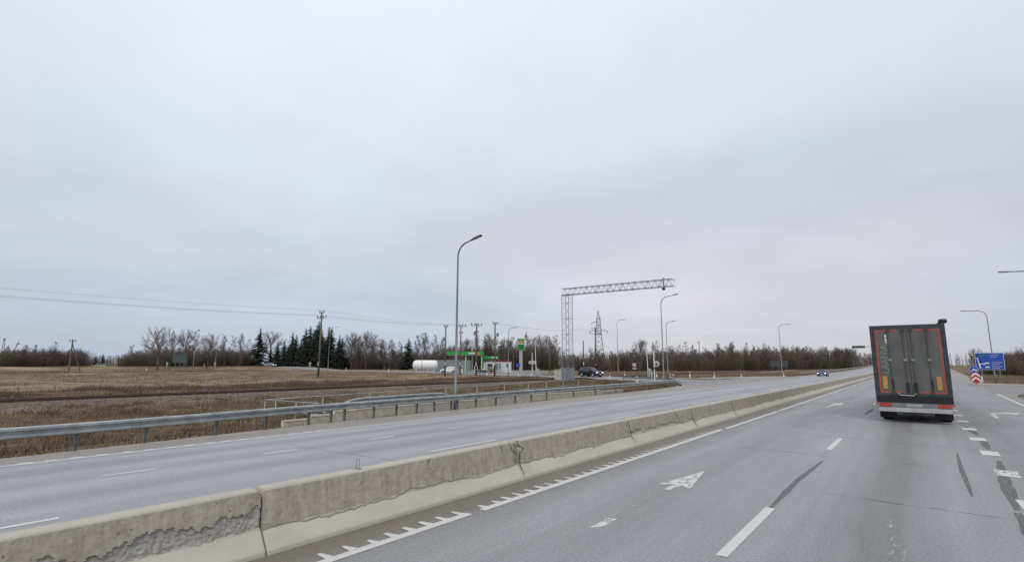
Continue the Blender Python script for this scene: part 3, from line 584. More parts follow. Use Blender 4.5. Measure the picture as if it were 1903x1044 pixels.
grass('field_grass', 80000, reg_near(-150, -64, 5, 100, 97, -.1), (.08, .24), mat('pale field grass', (.30, .235, .16), .9, 0, .2, .3, c2=(.19, .145, .097), detail=10), 'dry pale grass covering the wide field', .8, .03)
def reg_tuft(lo, hi, y0, y1, per, rad_):
    def f(n):
        m = n//per; cx = rng.uniform(lo, hi, m); cy = rng.uniform(y0, y1, m); k = (cx < left_edge(cy)-.8) & (np.abs(cx-RX) > 2.2) & (seg_dist(cx, cy, CROSS) > 7) & ~((cx > -22.4) & (cy > 12) & (cy < 44))
        cx, cy = cx[k], cy[k]; sz = rng.uniform(.5, 1.4, len(cx)); x = np.repeat(cx, per)+rng.normal(0, rad_, len(cx)*per)*np.repeat(sz, per); y = np.repeat(cy, per)+rng.normal(0, rad_*1.5, len(cx)*per)*np.repeat(sz, per); return x, y, np.repeat(sz, per)
    return f
grass('dark_tussocks', 42000, reg_tuft(-43, -19, -2, 72, 55, .22), (.12, .34), g_brn, 'dark tussocks of dead grass scattered on the strip before the railway', .8, .014)
grass('straw_tussocks', 30000, reg_tuft(-43, -19, -2, 72, 45, .25), (.10, .32), g_dry, 'pale straw tussocks scattered on the strip before the railway', 1.1, .012)
grass('field_tussocks', 26000, reg_tuft(-140, -66, 5, 95, 40, .5), (.12, .34), g_dry, 'pale tussocks scattered over the wide dry field', .8, .03)
def reg_edge(n):
    x = rng.uniform(-230, -150, n); y = rng.uniform(25, 108, n); k = (seg_dist(x, y, CROSS) > 5) & (vnoise(x*.1, y*.1, 33) > -.3); return x[k], y[k], np.ones(k.sum())
grass('field_edge_grass', 40000, reg_edge, (.2, .55), g_dry, 'tall dry grass at the far edge of the field', .7, .05)
def reg_verge(n):
    x = rng.uniform(-75, -22, n); y = rng.uniform(94, 190, n); k = (seg_dist(x, y, CROSS) > 6.5) & (x < left_edge(y)-2) & ~((y < 130) & (x > -46) & (y < 128-(-x-21)*1.4)); return x[k], y[k], np.ones(k.sum())
grass('verge_grass', 40000, reg_verge, (.15, .6), g_dry, 'straw coloured verge grass below the wood beyond the junction', .7, .03)
def reg_right(n):
    x = rng.uniform(9, 60, n); y = rng.uniform(88, 200, n); k = (x > right_edge(y)+1) & (y > 92-(x-9)*.25); return x[k], y[k], np.ones(k.sum())
grass('right_verge_grass', 45000, reg_right, (.12, .5), g_dry, 'dry grass bank behind the blue direction sign', .7, .03)

# ---------------------------------------------------------------- trees
def seg_mesh(segs, sides=3):
    V, F = [], []
    for p, q, r0_, r1_ in segs:
        t = (q-p).normalized(); a = t.cross(Vector((.31, .77, .55))).normalized(); b_ = t.cross(a); n = len(V)
        for c, r_ in ((p, r0_), (q, r1_)):
            for k in range(sides): w = 2*math.pi*k/sides; V.append(c+(a*math.cos(w)+b_*math.sin(w))*r_)
        F += [(n+k, n+(k+1) % sides, n+sides+(k+1) % sides, n+sides+k) for k in range(sides)]
    return V, F
def rdir(R_, d, ang):
    a = d.cross(Vector((R_.uniform(-1, 1), R_.uniform(-1, 1), R_.uniform(-1, 1)))).normalized(); return (d*math.cos(ang)+a*math.sin(ang)).normalized()
def bare_tree(kind, seed):                           # unit height 1 -> scaled; returns trunk mesh and crown mesh
    R_ = random.Random(seed); trunk, limbs, twigs = [], [], []
    cfg = {'oak': (.30, .62, 4, .020), 'round': (.26, .48, 4, .014), 'thin': (.36, .36, 4, .010), 'birch': (.34, .34, 4, .009), 'young': (.14, .36, 4, .007)}[kind]
    def twig(p, d, ln, n):
        for _ in range(n):
            e = rdir(R_, d, R_.uniform(.2, .9)); 
            if kind == 'birch': e.z -= .25*R_.random()
            l = ln*R_.uniform(.5, 1.2); m = p+e*l*.5; q = m+rdir(R_, e, R_.uniform(.1, .5))*l*.5; twigs.append((p, m, q))
    def grow(p, d, ln, r_, lev):
        n = 3; q = p; bend = {'oak': .28, 'round': .2}.get(kind, .13)
        for i in range(n):
            d = (rdir(R_, d, R_.uniform(0, bend)) + Vector((0, 0, .10 if kind != 'birch' else .04))).normalized(); e = q+d*ln/n; rr = r_*(1-.22*(i+1)/n)
            limbs.append((q, e, r_*(1-.22*i/n), rr)); q = e
            if lev >= 2: twig(q, d, ln*.7, 3)
            if lev < 3 and i < n-1 and R_.random() < .85: grow(q, rdir(R_, d, R_.uniform(.5, .95)), ln*R_.uniform(.5, .75), rr*.6, lev+1)
        if lev < 3:
            for _ in range(R_.choice((2, 2, 3))): grow(q, rdir(R_, d, R_.uniform(.25, .7)), ln*R_.uniform(.6, .82), rr*.68, lev+1)
        else: twig(q, d, ln*.8, 4)
    base, spread, _, r0_ = cfg; p = Vector((0, 0, -.02)); d = Vector((R_.uniform(-.06, .06), R_.uniform(-.06, .06), 1)).normalized(); top = 1.0 if kind in ('thin', 'birch', 'young') else .62; n = 12; r_ = r0_; lean = d
    for i in range(n):
        d = (rdir(R_, d, R_.uniform(0, .07 if kind != 'oak' else .14))+lean*.5).normalized(); q = p+d*top/n; r1_ = r0_*(1-.88*((i+1)/n)**1.0) if top == 1 else r0_*(1-.5*(i+1)/n)
        trunk.append((p, q, r_, r1_)); p, r_ = q, r1_; h = p.z
        if h > base:
            f = (h-base)/(top-base); nb = 2 if kind != 'oak' else R_.choice((1, 2))
            for _ in range(nb):
                ang = {'oak': R_.uniform(.7, 1.2), 'round': R_.uniform(.5, 1.0), 'thin': R_.uniform(.35, .7), 'birch': R_.uniform(.5, .9), 'young': R_.uniform(.35, .75)}[kind]
                L_ = spread*(.34 if top < 1 else .42*(1.05-.75*f))*R_.uniform(.8, 1.15); grow(p, rdir(R_, Vector((0, 0, 1)), ang), L_, r_*.5, 1)
    if top < 1:
        for _ in range(4): grow(p, rdir(R_, d, R_.uniform(.15, .6)), spread*.36, r_*.75, 1)
    zmax = max(s[2].z for s in twigs); k = 1/zmax
    tm = seg_mesh([(a*k, b_*k, c*k, e*k) for a, b_, c, e in trunk], 6); cm = seg_mesh([(a*k, b_*k, c*k, e*k) for a, b_, c, e in limbs], 3)
    V, F = cm
    for a, m, q in twigs:
        w = Vector((R_.uniform(-1, 1), R_.uniform(-1, 1), 0)).normalized()*.0012; n = len(V)
        V += [a*k-w, a*k+w, m*k+w*.8, m*k-w*.8, q*k]; F += [(n, n+1, n+2, n+3), (n+3, n+2, n+4)]
    def mk(nm, VF, m): me = bpy.data.meshes.new(nm); me.from_pydata([tuple(v) for v in VF[0]], [], VF[1]); me.materials.append(m); me.update(); return me
    return mk('trunk', tm, birch_bark if kind == 'birch' else bark), mk('crown', (V, F), (twig_b, twig_r, twig_g)[seed % 3] if kind in ('young', 'thin') else twig_b)
PROTO = {k: [bare_tree(k, 100*i+j) for j in range(n)] for i, (k, n) in enumerate((('oak', 3), ('round', 5), ('thin', 5), ('birch', 4), ('young', 8)))}
def plant(kind, x, y, h, label, group, name='bare_tree', wide=1.0, cat='tree'):
    tm, cm = random.choice(PROTO[kind]); t = thing(name, label, cat, (x, y, float(ground_z(x, y))), random.uniform(0, 6.28), group); t.scale = (h*wide, h*wide, h)
    link('trunk', tm, t); link('crown', cm, t); return t
TREES = [('oak',-193,68,14.5),('oak',-197,78,13.6),('thin',-208,77,12.8),('birch',-187,76,13.5),('round',-193,83,12.6),('thin',-207,95,11.8),('birch',-213,101,12.6),('thin',-208,102,13.0),('birch',-215,108,12.5),('oak',-230,125,17.5),('round',-187,137,16.6),('round',-179,138,16.5),('round',-176,145,13.7),('thin',-177,150,12.8),('birch',-178,155,12.3),('round',-196,147,15.0),('round',-195,156,14.0),('thin',-165,153,14.4),('birch',-161,152,15.3),('thin',-164,158,15.7),('birch',-165,163,15.3),('thin',-162,164,13.8),('round',-144,160,13.4),('thin',-134,155,15.0),('birch',-135,161,13.8),('round',-132,161,15.4),('thin',-126,161,12.7),('round',-129,168,13.5),('birch',-120,160,12.9),('thin',-119,168,15.1),('birch',-114,164,12.5),('round',-115,169,14.2),('thin',-117,177,14.0),('birch',-117,184,14.5),('thin',-121,186,12.7),('round',-76,174,11.7),('thin',-76,185,10.7),('birch',-76,190,11.7),('round',-74,197,10.1),('birch',-65,189,10.8),('thin',-65,231,10.1),('round',-62,237,11.8),('birch',-57,243,12.1),('thin',-56,249,10.9),('round',-54,256,10.6),('thin',-52,265,11.3),('round',-49,281,11.9),('thin',-46,286,11.8),('round',-42,297,12.0),('round',-37,308,12.0),('round',-32,318,11.9),('round',-28,322,11.3),('round',-26,333,10.9),('birch',-68,225,8.8),('round',15,210,8.2),('thin',14,215,6.8),('round',18,219,7.1),('round',20,224,6.7),('round',23,229,7.3),('thin',24,214,6.1),('oak',19,149,8.1),('thin',-296,50,9.8)]
SPECIAL = {0: 'tall spreading leafless tree rising highest at the far left of the field', 3: 'pale trunked birch at the field edge right of the green sign back', 9: 'bare tree crown standing up just right of the lone pointed spruce', 11: 'round crowned bare tree right of the dark spruce group', 35: 'round bare tree right of the lattice pylon above the thicket', 60: 'bare tree at the right picture edge beside the blue sign', 61: 'slim bare tree above the thicket at the far left edge'}
def area(x, y):
    if x > 0: return 'bare tree in the wood behind the blue direction sign', 'trees behind the blue sign'
    if x < -183: return 'leafless tree along the far edge of the dry field', 'trees at the far field edge'
    if x < -150: return 'leafless tree between the spruce group and the white tank', 'trees beside the tank'
    if x < -100: return 'leafless tree in the wood behind the fuel station', 'trees behind the fuel station'
    if y < 205: return 'leafless tree above the thicket behind the junction', 'trees behind the junction'
    return 'leafless tree in the wood beside the rising highway', 'trees beside the highway'
for i, (k, x, y, h) in enumerate(TREES):
    lab, grp = area(x, y); plant(k, x, y, h, SPECIAL.get(i, lab), grp, 'birch_tree' if k == 'birch' else 'bare_tree', {'oak': 1.15, 'round': 1.15, 'thin': 1.0, 'birch': 1.0}[k])
def spruce_mesh(seed):
    R_ = random.Random(seed); V, F = [], []
    n = 34
    for i in range(n):
        f = i/(n-1); z = .05+.95*f; ln = (.21*(1-f)**.85+.008)*R_.uniform(.85, 1.1); nb = 9 if f < .8 else 6
        for j in range(nb):
            a = R_.uniform(0, 6.28); l = ln*R_.uniform(.65, 1.15); d = Vector((math.cos(a), math.sin(a), 0)); s = Vector((-d.y, d.x, 0)); zz = z+R_.uniform(-.012, .012); droop = .22*l+.05*l*R_.random()
            for q in range(7):
                t = (q+.4)/7; c = d*(l*t)+Vector((0, 0, zz-droop*t*t*1.6+.05*l*t)); w = l*.30*(1-t*.65)*R_.uniform(.6, 1.2); k = len(V)
                e = c+d*l*.24+Vector((0, 0, -.02*R_.random()))
                V += [c-s*w+Vector((0, 0, -.45*w)), c+Vector((0, 0, .006)), c+s*w+Vector((0, 0, -.45*w)), e]; F += [(k, k+1, k+3), (k+1, k+2, k+3)]
    tr = seg_mesh([(Vector((0, 0, -.01)), Vector((0, 0, .5)), .014, .008), (Vector((0, 0, .5)), Vector((0, 0, 1.0)), .008, .001)], 6)
    out = []
    for nm, VF, m in (('trunk', tr, bark), ('crown', (V, F), needles)):
        me = bpy.data.meshes.new(nm); me.from_pydata([tuple(v) for v in VF[0]], [], VF[1]); me.materials.append(m); me.update(); out.append(me)
    return out
SPR = [spruce_mesh(s) for s in (5, 6, 7, 8)]
SPRUCE = [(-209,109,16.5),(-211,115,9.0),(-208,116,10.7),(-208,119,11.9),(-209,123,15.5),(-206,123,14.3),(-209,129,17.4),(-212,133,18.7),(-207,133,19.2),(-210,136,20.9),(-201,135,18.1),(-199,135,17.6),(-194,137,13.4),(-194,135,10.3),(-158,142,12.2),(-202,123,10.6),(-199,131,12.1),(-209,117,9.5),(-206,120,10.2),(-204,124,12),(-205,127,13.4),(-203,129,14.5),(-203,133,16),(-200,134,14),(-196,137,14.5),(-206,131,17),(-207,121,8.5),(-409,96,8.5),(-405,112,8.1),(-415,111,7.2)]
ORD = 'first second third fourth fifth sixth seventh eighth ninth tenth eleventh twelfth thirteenth fourteenth fifteenth sixteenth seventeenth eighteenth nineteenth twentieth twenty-first twenty-second twenty-third twenty-fourth twenty-fifth twenty-sixth twenty-seventh'.split()
order = sorted([i for i, q in enumerate(SPRUCE) if q[0] > -300 and i != 14], key=lambda i: math.atan2(SPRUCE[i][1], -SPRUCE[i][0]))
SPL = {0: 'lone pointed spruce at the left end of the dark spruce group', 9: 'tallest dark spruce in the group behind the wooden power pole', 14: 'single spruce standing left of the white tank among bare trees', 12: 'broad conical spruce at the right end of the dark spruce group'}
for i, (x, y, h) in enumerate(SPRUCE):
    far = x < -300; lab = SPL.get(i, 'small dark conifer on the far horizon at the left' if far else 'dark green spruce, '+ORD[order.index(i) if i in order else 0]+' from the left in the dense group behind the field'); tm, cm = SPR[i % 4]
    t = thing('spruce_tree', lab, 'tree', (x, y, 0), random.uniform(0, 6.28), 'far conifers' if far else 'dark spruces'); w = h*random.uniform(1.3, 1.6)*(1.3 if i == 14 or i == 12 else 1); t.scale = (w, w, h); link('trunk', tm, t); link('crown', cm, t)
def shrub_mesh(seed, m):
    R_ = random.Random(seed); V, F = [], []
    def blade(p, q, w):
        s = Vector((R_.uniform(-1, 1), R_.uniform(-1, 1), 0)).normalized()*w; k = len(V); V.extend([p-s, p+s, q+s*.5, q-s*.5]); F.append((k, k+1, k+2, k+3))
    for _ in range(46):
        a = R_.uniform(0, 6.28); r_ = R_.random()**.5*.28; p = Vector((r_*math.cos(a), r_*math.sin(a), -.02)); d = Vector((math.cos(a)*.35*r_/.28, math.sin(a)*.35*r_/.28, 1)).normalized(); H = R_.uniform(.55, 1.0)
        for i in range(5):
            d = (rdir(R_, d, R_.uniform(0, .22))+Vector((0, 0, .1))).normalized(); q = p+d*H/5; blade(p, q, .006*(1-.15*i)); 
            for _ in range(5):
                e = rdir(R_, d, R_.uniform(.3, .9)); m1 = q+e*H*R_.uniform(.08, .18); blade(q, m1, .0032)
                for _ in range(2): blade(m1, m1+rdir(R_, e, R_.uniform(.2, .7))*H*R_.uniform(.06, .13), .0022)
            p = q
    me = bpy.data.meshes.new('shrub'); me.from_pydata([tuple(v) for v in V], [], F); me.materials.append(m); me.update(); return me
SHR = [shrub_mesh(31, twig_r), shrub_mesh(32, twig_r), shrub_mesh(33, twig_b), shrub_mesh(34, twig_g), shrub_mesh(35, twig_g)]
FILL = {  # polyline of the wood's front, height, number of young trees, number of shrubs, label
 'a': ([(-220,31,6.1),(-219,39,6.6),(-220,47,6.3),(-223,57,6.4)], 20, 34, 'brown thicket at the left end of the field', 'left thicket'),
 'b': ([(-225,68,6.1),(-215,75,8.0),(-215,95,7.9),(-214,109,7.8)], 26, 40, 'brown thicket below the tall bare trees at the field edge', 'field edge thicket'),
 'c': ([(-194,138,8.2),(-177,154,7.8),(-156,162,8.2)], 22, 30, 'brown thicket between the spruces and the tank', 'thicket beside the tank'),
 'd': ([(-153,158,9.2),(-127,165,10.0),(-114,182,9.8)], 30, 28, 'thicket behind the fuel station', 'thicket behind the station'),
 'e': ([(-102,166,6.4),(-80,167,6.9),(-64,184,7.1)], 26, 40, 'reddish brown thicket behind the junction below the pylon', 'thicket behind the junction'),
 'f': ([(-66,189,7.2),(-62,227,8.8),(-50,270,9.7),(-26,329,10.1)], 44, 46, 'dense brown wood edge beside the rising highway', 'wood edge beside the highway'),
 'g': ([(14,205,6.0),(22,214,6.2),(29,168,5.6),(36,150,5.4)], 22, 34, 'brown thicket behind the blue direction sign', 'thicket behind the blue sign')}
def along(P, u):
    d = np.concatenate([[0], np.cumsum([math.hypot(P[i+1][0]-P[i][0], P[i+1][1]-P[i][1]) for i in range(len(P)-1)])]); s = u*d[-1]
    return tuple(float(np.interp(s, d, [p[k] for p in P])) for k in range(3))
for key, (P, nt_, ns, lab, grp) in FILL.items():
    for i in range(nt_):
        x, y, h = along(P, (i+random.random())/nt_); dd = random.uniform(-2, 9); L_ = math.hypot(x, y); x, y = x*(1+dd/L_), y*(1+dd/L_)
        plant(random.choice(('young', 'young', 'round', 'thin', 'birch')), x, y, h*random.choice((random.uniform(.6, .95), random.uniform(.85, 1.15), random.uniform(1.0, 1.4))), 'young leafless tree in the '+lab, grp+' trees', 'young_tree', random.uniform(1.0, 1.6))
    for i in range(ns):
        x, y, h = along(P, (i+random.random())/ns); dd = random.uniform(-5, 3); L_ = math.hypot(x, y); x, y = x*(1+dd/L_), y*(1+dd/L_)
        o = link('shrub', random.choice(SHR)); o.location = (x, y, float(ground_z(x, y))); hh = h*random.uniform(.45, .9); o.scale = (hh*1.25, hh*1.25, hh); o.rotation_euler = (0, 0, random.uniform(0, 6.28))
        tag(o, 'leafless shrub in the '+lab, 'shrub', grp+' shrubs')
def far_wood():                                      # the wood's depth: stems nobody could count
    V, F = [], []; R_ = random.Random(77)
    lines = [(v[0], 8, 26, 900 if k not in 'f' else 1700) for k, v in FILL.items()] + [([(-520, 60, 8), (-485, 122, 7.5), (-437, 143, 8), (-400, 190, 9)], 0, 40, 900), ([(-26, 345, 9), (0, 640, 13), (60, 600, 13), (70, 260, 9)], 0, 30, 1200)]
    for P, d0, d1, n in lines:
        for _ in range(n):
            x, y, h = along(P, R_.random()); dd = R_.uniform(d0, d1); L_ = math.hypot(x, y); x, y = x*(1+dd/L_), y*(1+dd/L_); h *= R_.uniform(.6, 1.08); wd = .05+.0002*L_
            p = Vector((x, y, -.3)); d = Vector((R_.uniform(-.12, .12), R_.uniform(-.12, .12), 1)); q = p+d*h
            def bl(a, b_, w):
                s = Vector((R_.uniform(-1, 1), R_.uniform(-1, 1), 0)).normalized()*w; k = len(V); V.extend([a-s, a+s, b_+s*.4, b_-s*.4]); F.append((k, k+1, k+2, k+3))
            bl(p, q, wd)
            for _ in range(9):
                a = p+d*h*R_.uniform(.15, .95); e = rdir(R_, d.normalized(), R_.uniform(.4, .9))*h*R_.uniform(.08, .2); bl(a, a+e, wd*.55)
                bl(a+e*.6, a+e*.6+rdir(R_, e.normalized(), .6)*h*.1, wd*.4)
    tag(link('far_wood', np_mesh('far_wood', [tuple(v) for v in V], F, twig_r)), 'depth of the leafless wood behind the front trees', 'wood', kind='stuff')
far_wood()
#@@OBJECTS
# ---------------------------------------------------------------- street lamps
head_me = MB()
for i in range(1): 
    st = [(-.06, .035, .03), (.0, .05, .04), (.18, .055, .045), (.24, .12, .05), (.62, .13, .05), (.80, .10, .035), (.84, .04, .02)]
    for x, w, h in st: head_me.v += [(x, -w, -h*.7), (x, w, -h*.7), (x, w*.75, h*.9), (x, -w*.75, h*.9)]
    head_me.f += [(4*i+k, 4*i+(k+1) % 4, 4*i+4+(k+1) % 4, 4*i+4+k) for i in range(len(st)-1) for k in range(4)] + [(3, 2, 1, 0), tuple(4*(len(st)-1)+k for k in range(4))]
head_me = head_me.mesh('lamp_head', dark_plastic)
lens_me = MB().box(.28, -.09, -.05, .72, .09, -.037).mesh('lens', mat('frosted lamp lens', (.6, .6, .58), .3))
def street_lamp(x, y, h, ang, label, arm=1.5, tilt=12, rad_=.9, group='street lamps', r0_=.085, lean=0.):
    z = float(ground_z(x, y)); t = thing('street_lamp', label, 'street lamp', (x, y, z), rad(ang), group); h -= z
    ti = rad(tilt); n = 7; P = [(0, 0, -.3), (0, 0, 1.4), (0, 0, 1.42), (0, 0, h*.6)]; R0 = [r0_*1.15, r0_*1.1, r0_*.9, r0_*.68]
    hb = h-rad_-(arm-rad_)*math.tan(ti)
    for i in range(n+1):
        a = (math.pi/2-ti)*i/n; P.append((rad_*(1-math.cos(a)), 0, hb+rad_*math.sin(a))); R0.append(r0_*.55)
    e = P[-1]; P.append((arm, 0, e[2]+(arm-e[0])*math.tan(ti))); R0.append(r0_*.45)
    MB().tube(P, R0, 10).build('pole', lamp_steel, t, True)
    MB().box(-.06, -r0_*1.3, .5, .06, -r0_*.9, .85).build('access_door', post_steel, t)
    hd = link('lamp_head', head_me, t); hd.location = P[-1]; hd.rotation_euler = (0, -ti, 0); link('lens', lens_me, hd)
    t.rotation_euler = (0, lean, rad(ang)); return t
street_lamp(-20.9, 22.4, 9.5, 0, 'tall grey street lamp behind the guardrail, nearest of the lamps', 1.0, 13, .8)
street_lamp(-23.9, 61.6, 10.6, 0, 'street lamp at the guardrail bend beside the lattice gantry', 1.4, 9)
street_lamp(-56.3, 116.5, 13.0, 25, 'street lamp right of the lattice pylon behind the black car', 1.3, 3)
street_lamp(-37.7, 99.4, 10.6, 15, 'thin street lamp just right of the guardrail bend lamp', 1.0, 8)
street_lamp(-23.8, 131.8, 11.4, 0, 'street lamp beside the highway left of the oncoming blue car', 1.6, 3)
street_lamp(8.6, 98, 10.0, 180, 'street lamp rising behind the blue direction sign', 1.9, 2)
street_lamp(8.6, 58.5, 10.0, 180, 'street lamp whose head reaches in at the right edge', 1.6, 3)
street_lamp(-62.6, 81.8, 9.4, 30, 'street lamp left of the fuel station price totem', 1.0, 6)
street_lamp(-136.4, 91.9, 13.0, 30, 'street lamp right of the wooden power pole at the field edge', 2.0, 4)
street_lamp(-157.2, 69.7, 10.4, 30, 'street lamp at the far field edge left of the spruces', 1.0, 12)
t = thing('wooden_lamp_post', 'old lamp post with a small white lamp right of the price totem', 'street lamp', (-75.7, 116.7, 0), rad(215))
MB().tube([(0, 0, -.3), (0, 0, 9.6)], [.16, .11], 8).build('pole', wood_pole, t, True); MB().tube([(0, 0, 9.2), (.8, 0, 9.9)], .03, 6).build('arm', post_steel, t); MB().lathe((.85, 0, 9.7), [(.05, .25), (.22, .12), (.25, .0), (.1, -.06)], 10).build('lamp_head', white_paint, t, True)

# ---------------------------------------------------------------- power poles and wires
def insulator(p): return MB().lathe((0, 0, 0), [(.03, 0), (.03, .12), (.11, .15), (.09, .22), (.13, .26), (.11, .36), (.05, .40)], 8)
ins_me = insulator(0).mesh('insulator', ceramic, True)
def power_pole(x, y, h, ang, arms, label, r_=.17, box=None, group='wooden power poles'):
    t = thing('power_pole', label, 'power pole', (x, y, float(ground_z(x, y))), rad(ang), group)
    p = MB().tube([(0, 0, -.5), (0, 0, h*.5), (0, 0, h)], [r_, r_*.85, r_*.62], 8).build('pole', wood_pole, t, True)
    MB().tube([(0, 0, h), (0, 0, h+.02)], r_*.66, 8).build('cap', post_steel, p)
    for z, w, n in arms:
        a = MB().box(-w/2, -.05, z-.06, w/2, .05, z+.06).build('crossarm', wood_pole if w > 1.6 else post_steel, t)
        MB().tube([(-w*.28, -.06, z-.05), (0, -.12, z-.55), (w*.28, -.06, z-.05)], .018, 5).build('brace', post_steel, a)
        for k in range(n): o = link('insulator', ins_me, a); o.location = (-w/2+.07+(w-.14)*k/max(1, n-1), 0, z+.06)
    if box: MB().box(-.25+box[0], -.4, box[1], .25+box[0], -.15, box[1]+.7).build('junction_box', post_steel, t)
    for z in (2.2, 2.55): MB().box(-.1, -r_*.98-.02, z, .1, -r_*.98, z+.22).build('number_plate', white_paint, t)
    return t
power_pole(-88.4, 57.6, 12.3, 5, [(12.0, 1.3, 2), (11.0, 2.6, 4)], 'wooden power pole with two crossarms standing alone in the field', .2)
power_pole(-71.4, 73.5, 9.7, 40, [(9.4, .8, 2)], 'short wooden power pole in front of the white car', .17, (-.3, 6.8))
power_pole(-83, 90.4, 11.3, 40, [(11.0, 2.3, 4), (9.4, .9, 2)], 'wooden power pole with a wide crossarm left in front of the canopy', .18)
power_pole(-70, 80.9, 10.5, 40, [(10.1, 2.2, 4), (8.6, .7, 2)], 'wooden power pole with a wide crossarm before the canopy logo', .2)
power_pole(-64.5, 80, 10.4, 40, [(10.0, .9, 2)], 'wooden power pole with a narrow top arm by the container office', .18, (.5, 7.6))
power_pole(-87.1, 163.2, 15.0, 30, [(14.7, 2.4, 3), (12.9, 3.4, 3)], 'dark power pole with crossarms beside the lattice pylon', .3)
power_pole(-63.8, 113.3, 7.9, 30, [], 'bare leaning wooden pole left of the lattice pylon', .2)
power_pole(-78.5, 247, 12.8, 30, [(12.3, 1.0, 2)], 'thin distant power pole above the wood right of the lamps', .2)
power_pole(-88.4, -22, 12.3, 0, [(12.0, 1.3, 2), (11.0, 2.6, 4)], 'wooden power pole carrying the wires off to the left of the field', .2)
t = thing('strutted_pole', 'dark wooden pole with a slanted strut at the far left field edge', 'power pole', (-165.4, 39.2, 0), rad(10))
MB().tube([(-.2, 0, -.3), (0, 0, 8.2)], [.2, .14], 8).build('pole', wood_pole, t); MB().tube([(.3, 2.4, -.3), (.05, .1, 6.8)], [.14, .11], 8).build('strut', wood_pole, t)
a = MB().box(-.08, -.7, 7.6, .08, .7, 7.75).build('crossarm', wood_pole, t)
for k in (-.6, 0, .6): o = link('insulator', ins_me, a); o.location = (0, k, 7.75)
t = thing('leaning_pole', 'leaning pole top above the thicket at the far left', 'power pole', (-226, 38.5, 0), rad(10))
MB().tube([(0, -1.6, -.3), (0, 1.7, 9.0)], [.18, .12], 8).build('pole', wood_pole, t); MB().box(-.06, .9, 8.2, .06, 2.3, 8.35).build('crossarm', wood_pole, t)
wire_m = mat('dark wire', (.16, .16, .17), .6)
def wire(a, b, sag, label, r_=.006):
    n = 14; P = []; A, B = Vector(a), Vector(b)
    for i in range(n+1): f = i/n; p = A.lerp(B, f); p.z -= sag*4*f*(1-f); P.append(p-A)
    o = MB().tube(P, r_, 4).build('power_wire', wire_m); o.location = A; tag(o, label, 'wire', 'overhead wires')
for i, (dx, z) in enumerate(((-.58, 12.35), (.58, 12.35), (-1.23, 11.35), (-.41, 11.35), (.41, 11.35), (1.23, 11.35))):
    wire((-88.4+dx, -22, z), (-88.4+dx, 57.6, z), .9, 'overhead wire running left from the lone wooden power pole')
    k = (-1.08, 1.08, -1.08, -.36, .36, 1.08)[i]; wire((-88.4+dx, 57.6, z), (-83+k*.77, 90.4+k*.64, 11.35), .5, 'overhead wire from the lone power pole towards the fuel station')
for k in (-1.0, .33, 1.0): wire((-83+k*.77, 90.4+k*.64, 11.35), (-70+k*.77, 80.9+k*.64, 10.4), .2, 'overhead wire between the power poles before the canopy')
for k in (-.35, .35): wire((-64.5+k*.77, 80+k*.64, 10.3), (-87.1+k, 163.2, 14.9), 1.2, 'overhead wire from the station poles towards the lattice pylon', .011)

# ---------------------------------------------------------------- lattice gantry, pylon, mast
def lattice(b, p0, p1, w0, w1, n, r_=.03, rb=.016, axis=None):
    p0, p1 = Vector(p0), Vector(p1); t = (p1-p0).normalized(); a = axis or (Vector((1, 0, 0)) if abs(t.z) > .5 else Vector((0, 1, 0))); c = t.cross(a).normalized(); a = c.cross(t).normalized()
    cor = lambda f, s, q: p0.lerp(p1, f) + (a*s+c*q)*((w0+(w1-w0)*f)/2)
    S = ((-1, -1), (1, -1), (1, 1), (-1, 1))
    for s, q in S: b.tube([cor(0, s, q), cor(1, s, q)], r_, 5)
    for i in range(n):
        f0, f1 = i/n, (i+1)/n
        for k in range(4):
            (s, q), (s2, q2) = S[k], S[(k+1) % 4]
            b.tube([cor(f0, s, q), cor(f1, s2, q2)] if i % 2 else [cor(f0, s2, q2), cor(f1, s, q)], rb, 4)
            if i % 4 == 0: b.tube([cor(f0, s, q), cor(f0, s2, q2)], rb, 4)
t = thing('lattice_gantry', 'lattice steel gantry mast with a long cantilever beam beside the railway', 'gantry', (-41.3, 68.6, 0))
b = MB(); lattice(b, (0, 0, -.2), (0, 0, 12.75), 1.15, 1.15, 22, .045, .016)
b.build('mast', lamp_steel, t)
b = MB(); lattice(b, (-.6, 0, 13.3), (16.6, 0, 13.25), .95, .95, 36, .042, .02); b.cbox(0, 0, 12.78, 1.5, .5, .08); b.build('beam', lamp_steel, t)
MB().cbox(15.4, -.55, 13.2, .14, .14, 1.5).build('sensor_bracket', post_steel, t); MB().cbox(15.4, -.6, 12.4, .3, .4, .3).build('sensor', dark_plastic, t)
t = thing('lattice_pylon', 'tall lattice steel power pylon rising above the wood', 'pylon', (-122, 232, 0), rad(28))
b = MB(); lattice(b, (0, 0, -.5), (0, 0, 17), 6.0, 2.6, 7, .13, .075, Vector((1, 0, 0))); lattice(b, (0, 0, 17), (0, 0, 24.5), 2.6, 1.7, 7, .12, .07, Vector((1, 0, 0))); lattice(b, (0, 0, 24.5), (0, 0, 28.4), 1.7, .15, 4, .10, .06, Vector((1, 0, 0))); b.build('tower', mat('dull pylon steel', (.085, .088, .095), .7, .2), t)
for z, s, w in ((18.5, -1, 4.2), (18.5, 1, 4.2), (22.5, -1, 3.2)):
    b = MB(); b.tube([(0, -.6, z), (s*w, 0, z+.1)], .07, 5); b.tube([(0, .6, z), (s*w, 0, z+.1)], .07, 5); b.tube([(0, 0, z+1.2), (s*w, 0, z+.1)], .06, 5)
    for k in (.35, .65): b.tube([(s*w*k, -.3, z), (s*w*k, 0, z+1.2*(1-k))], .04, 4)
    a = b.build('crossarm', MATS['dull pylon steel'], t); MB().lathe((s*w, 0, z-1.1), [(.05, 0), (.14, .1), (.14, .9), (.04, 1.1)], 8).build('insulator', ceramic, a)
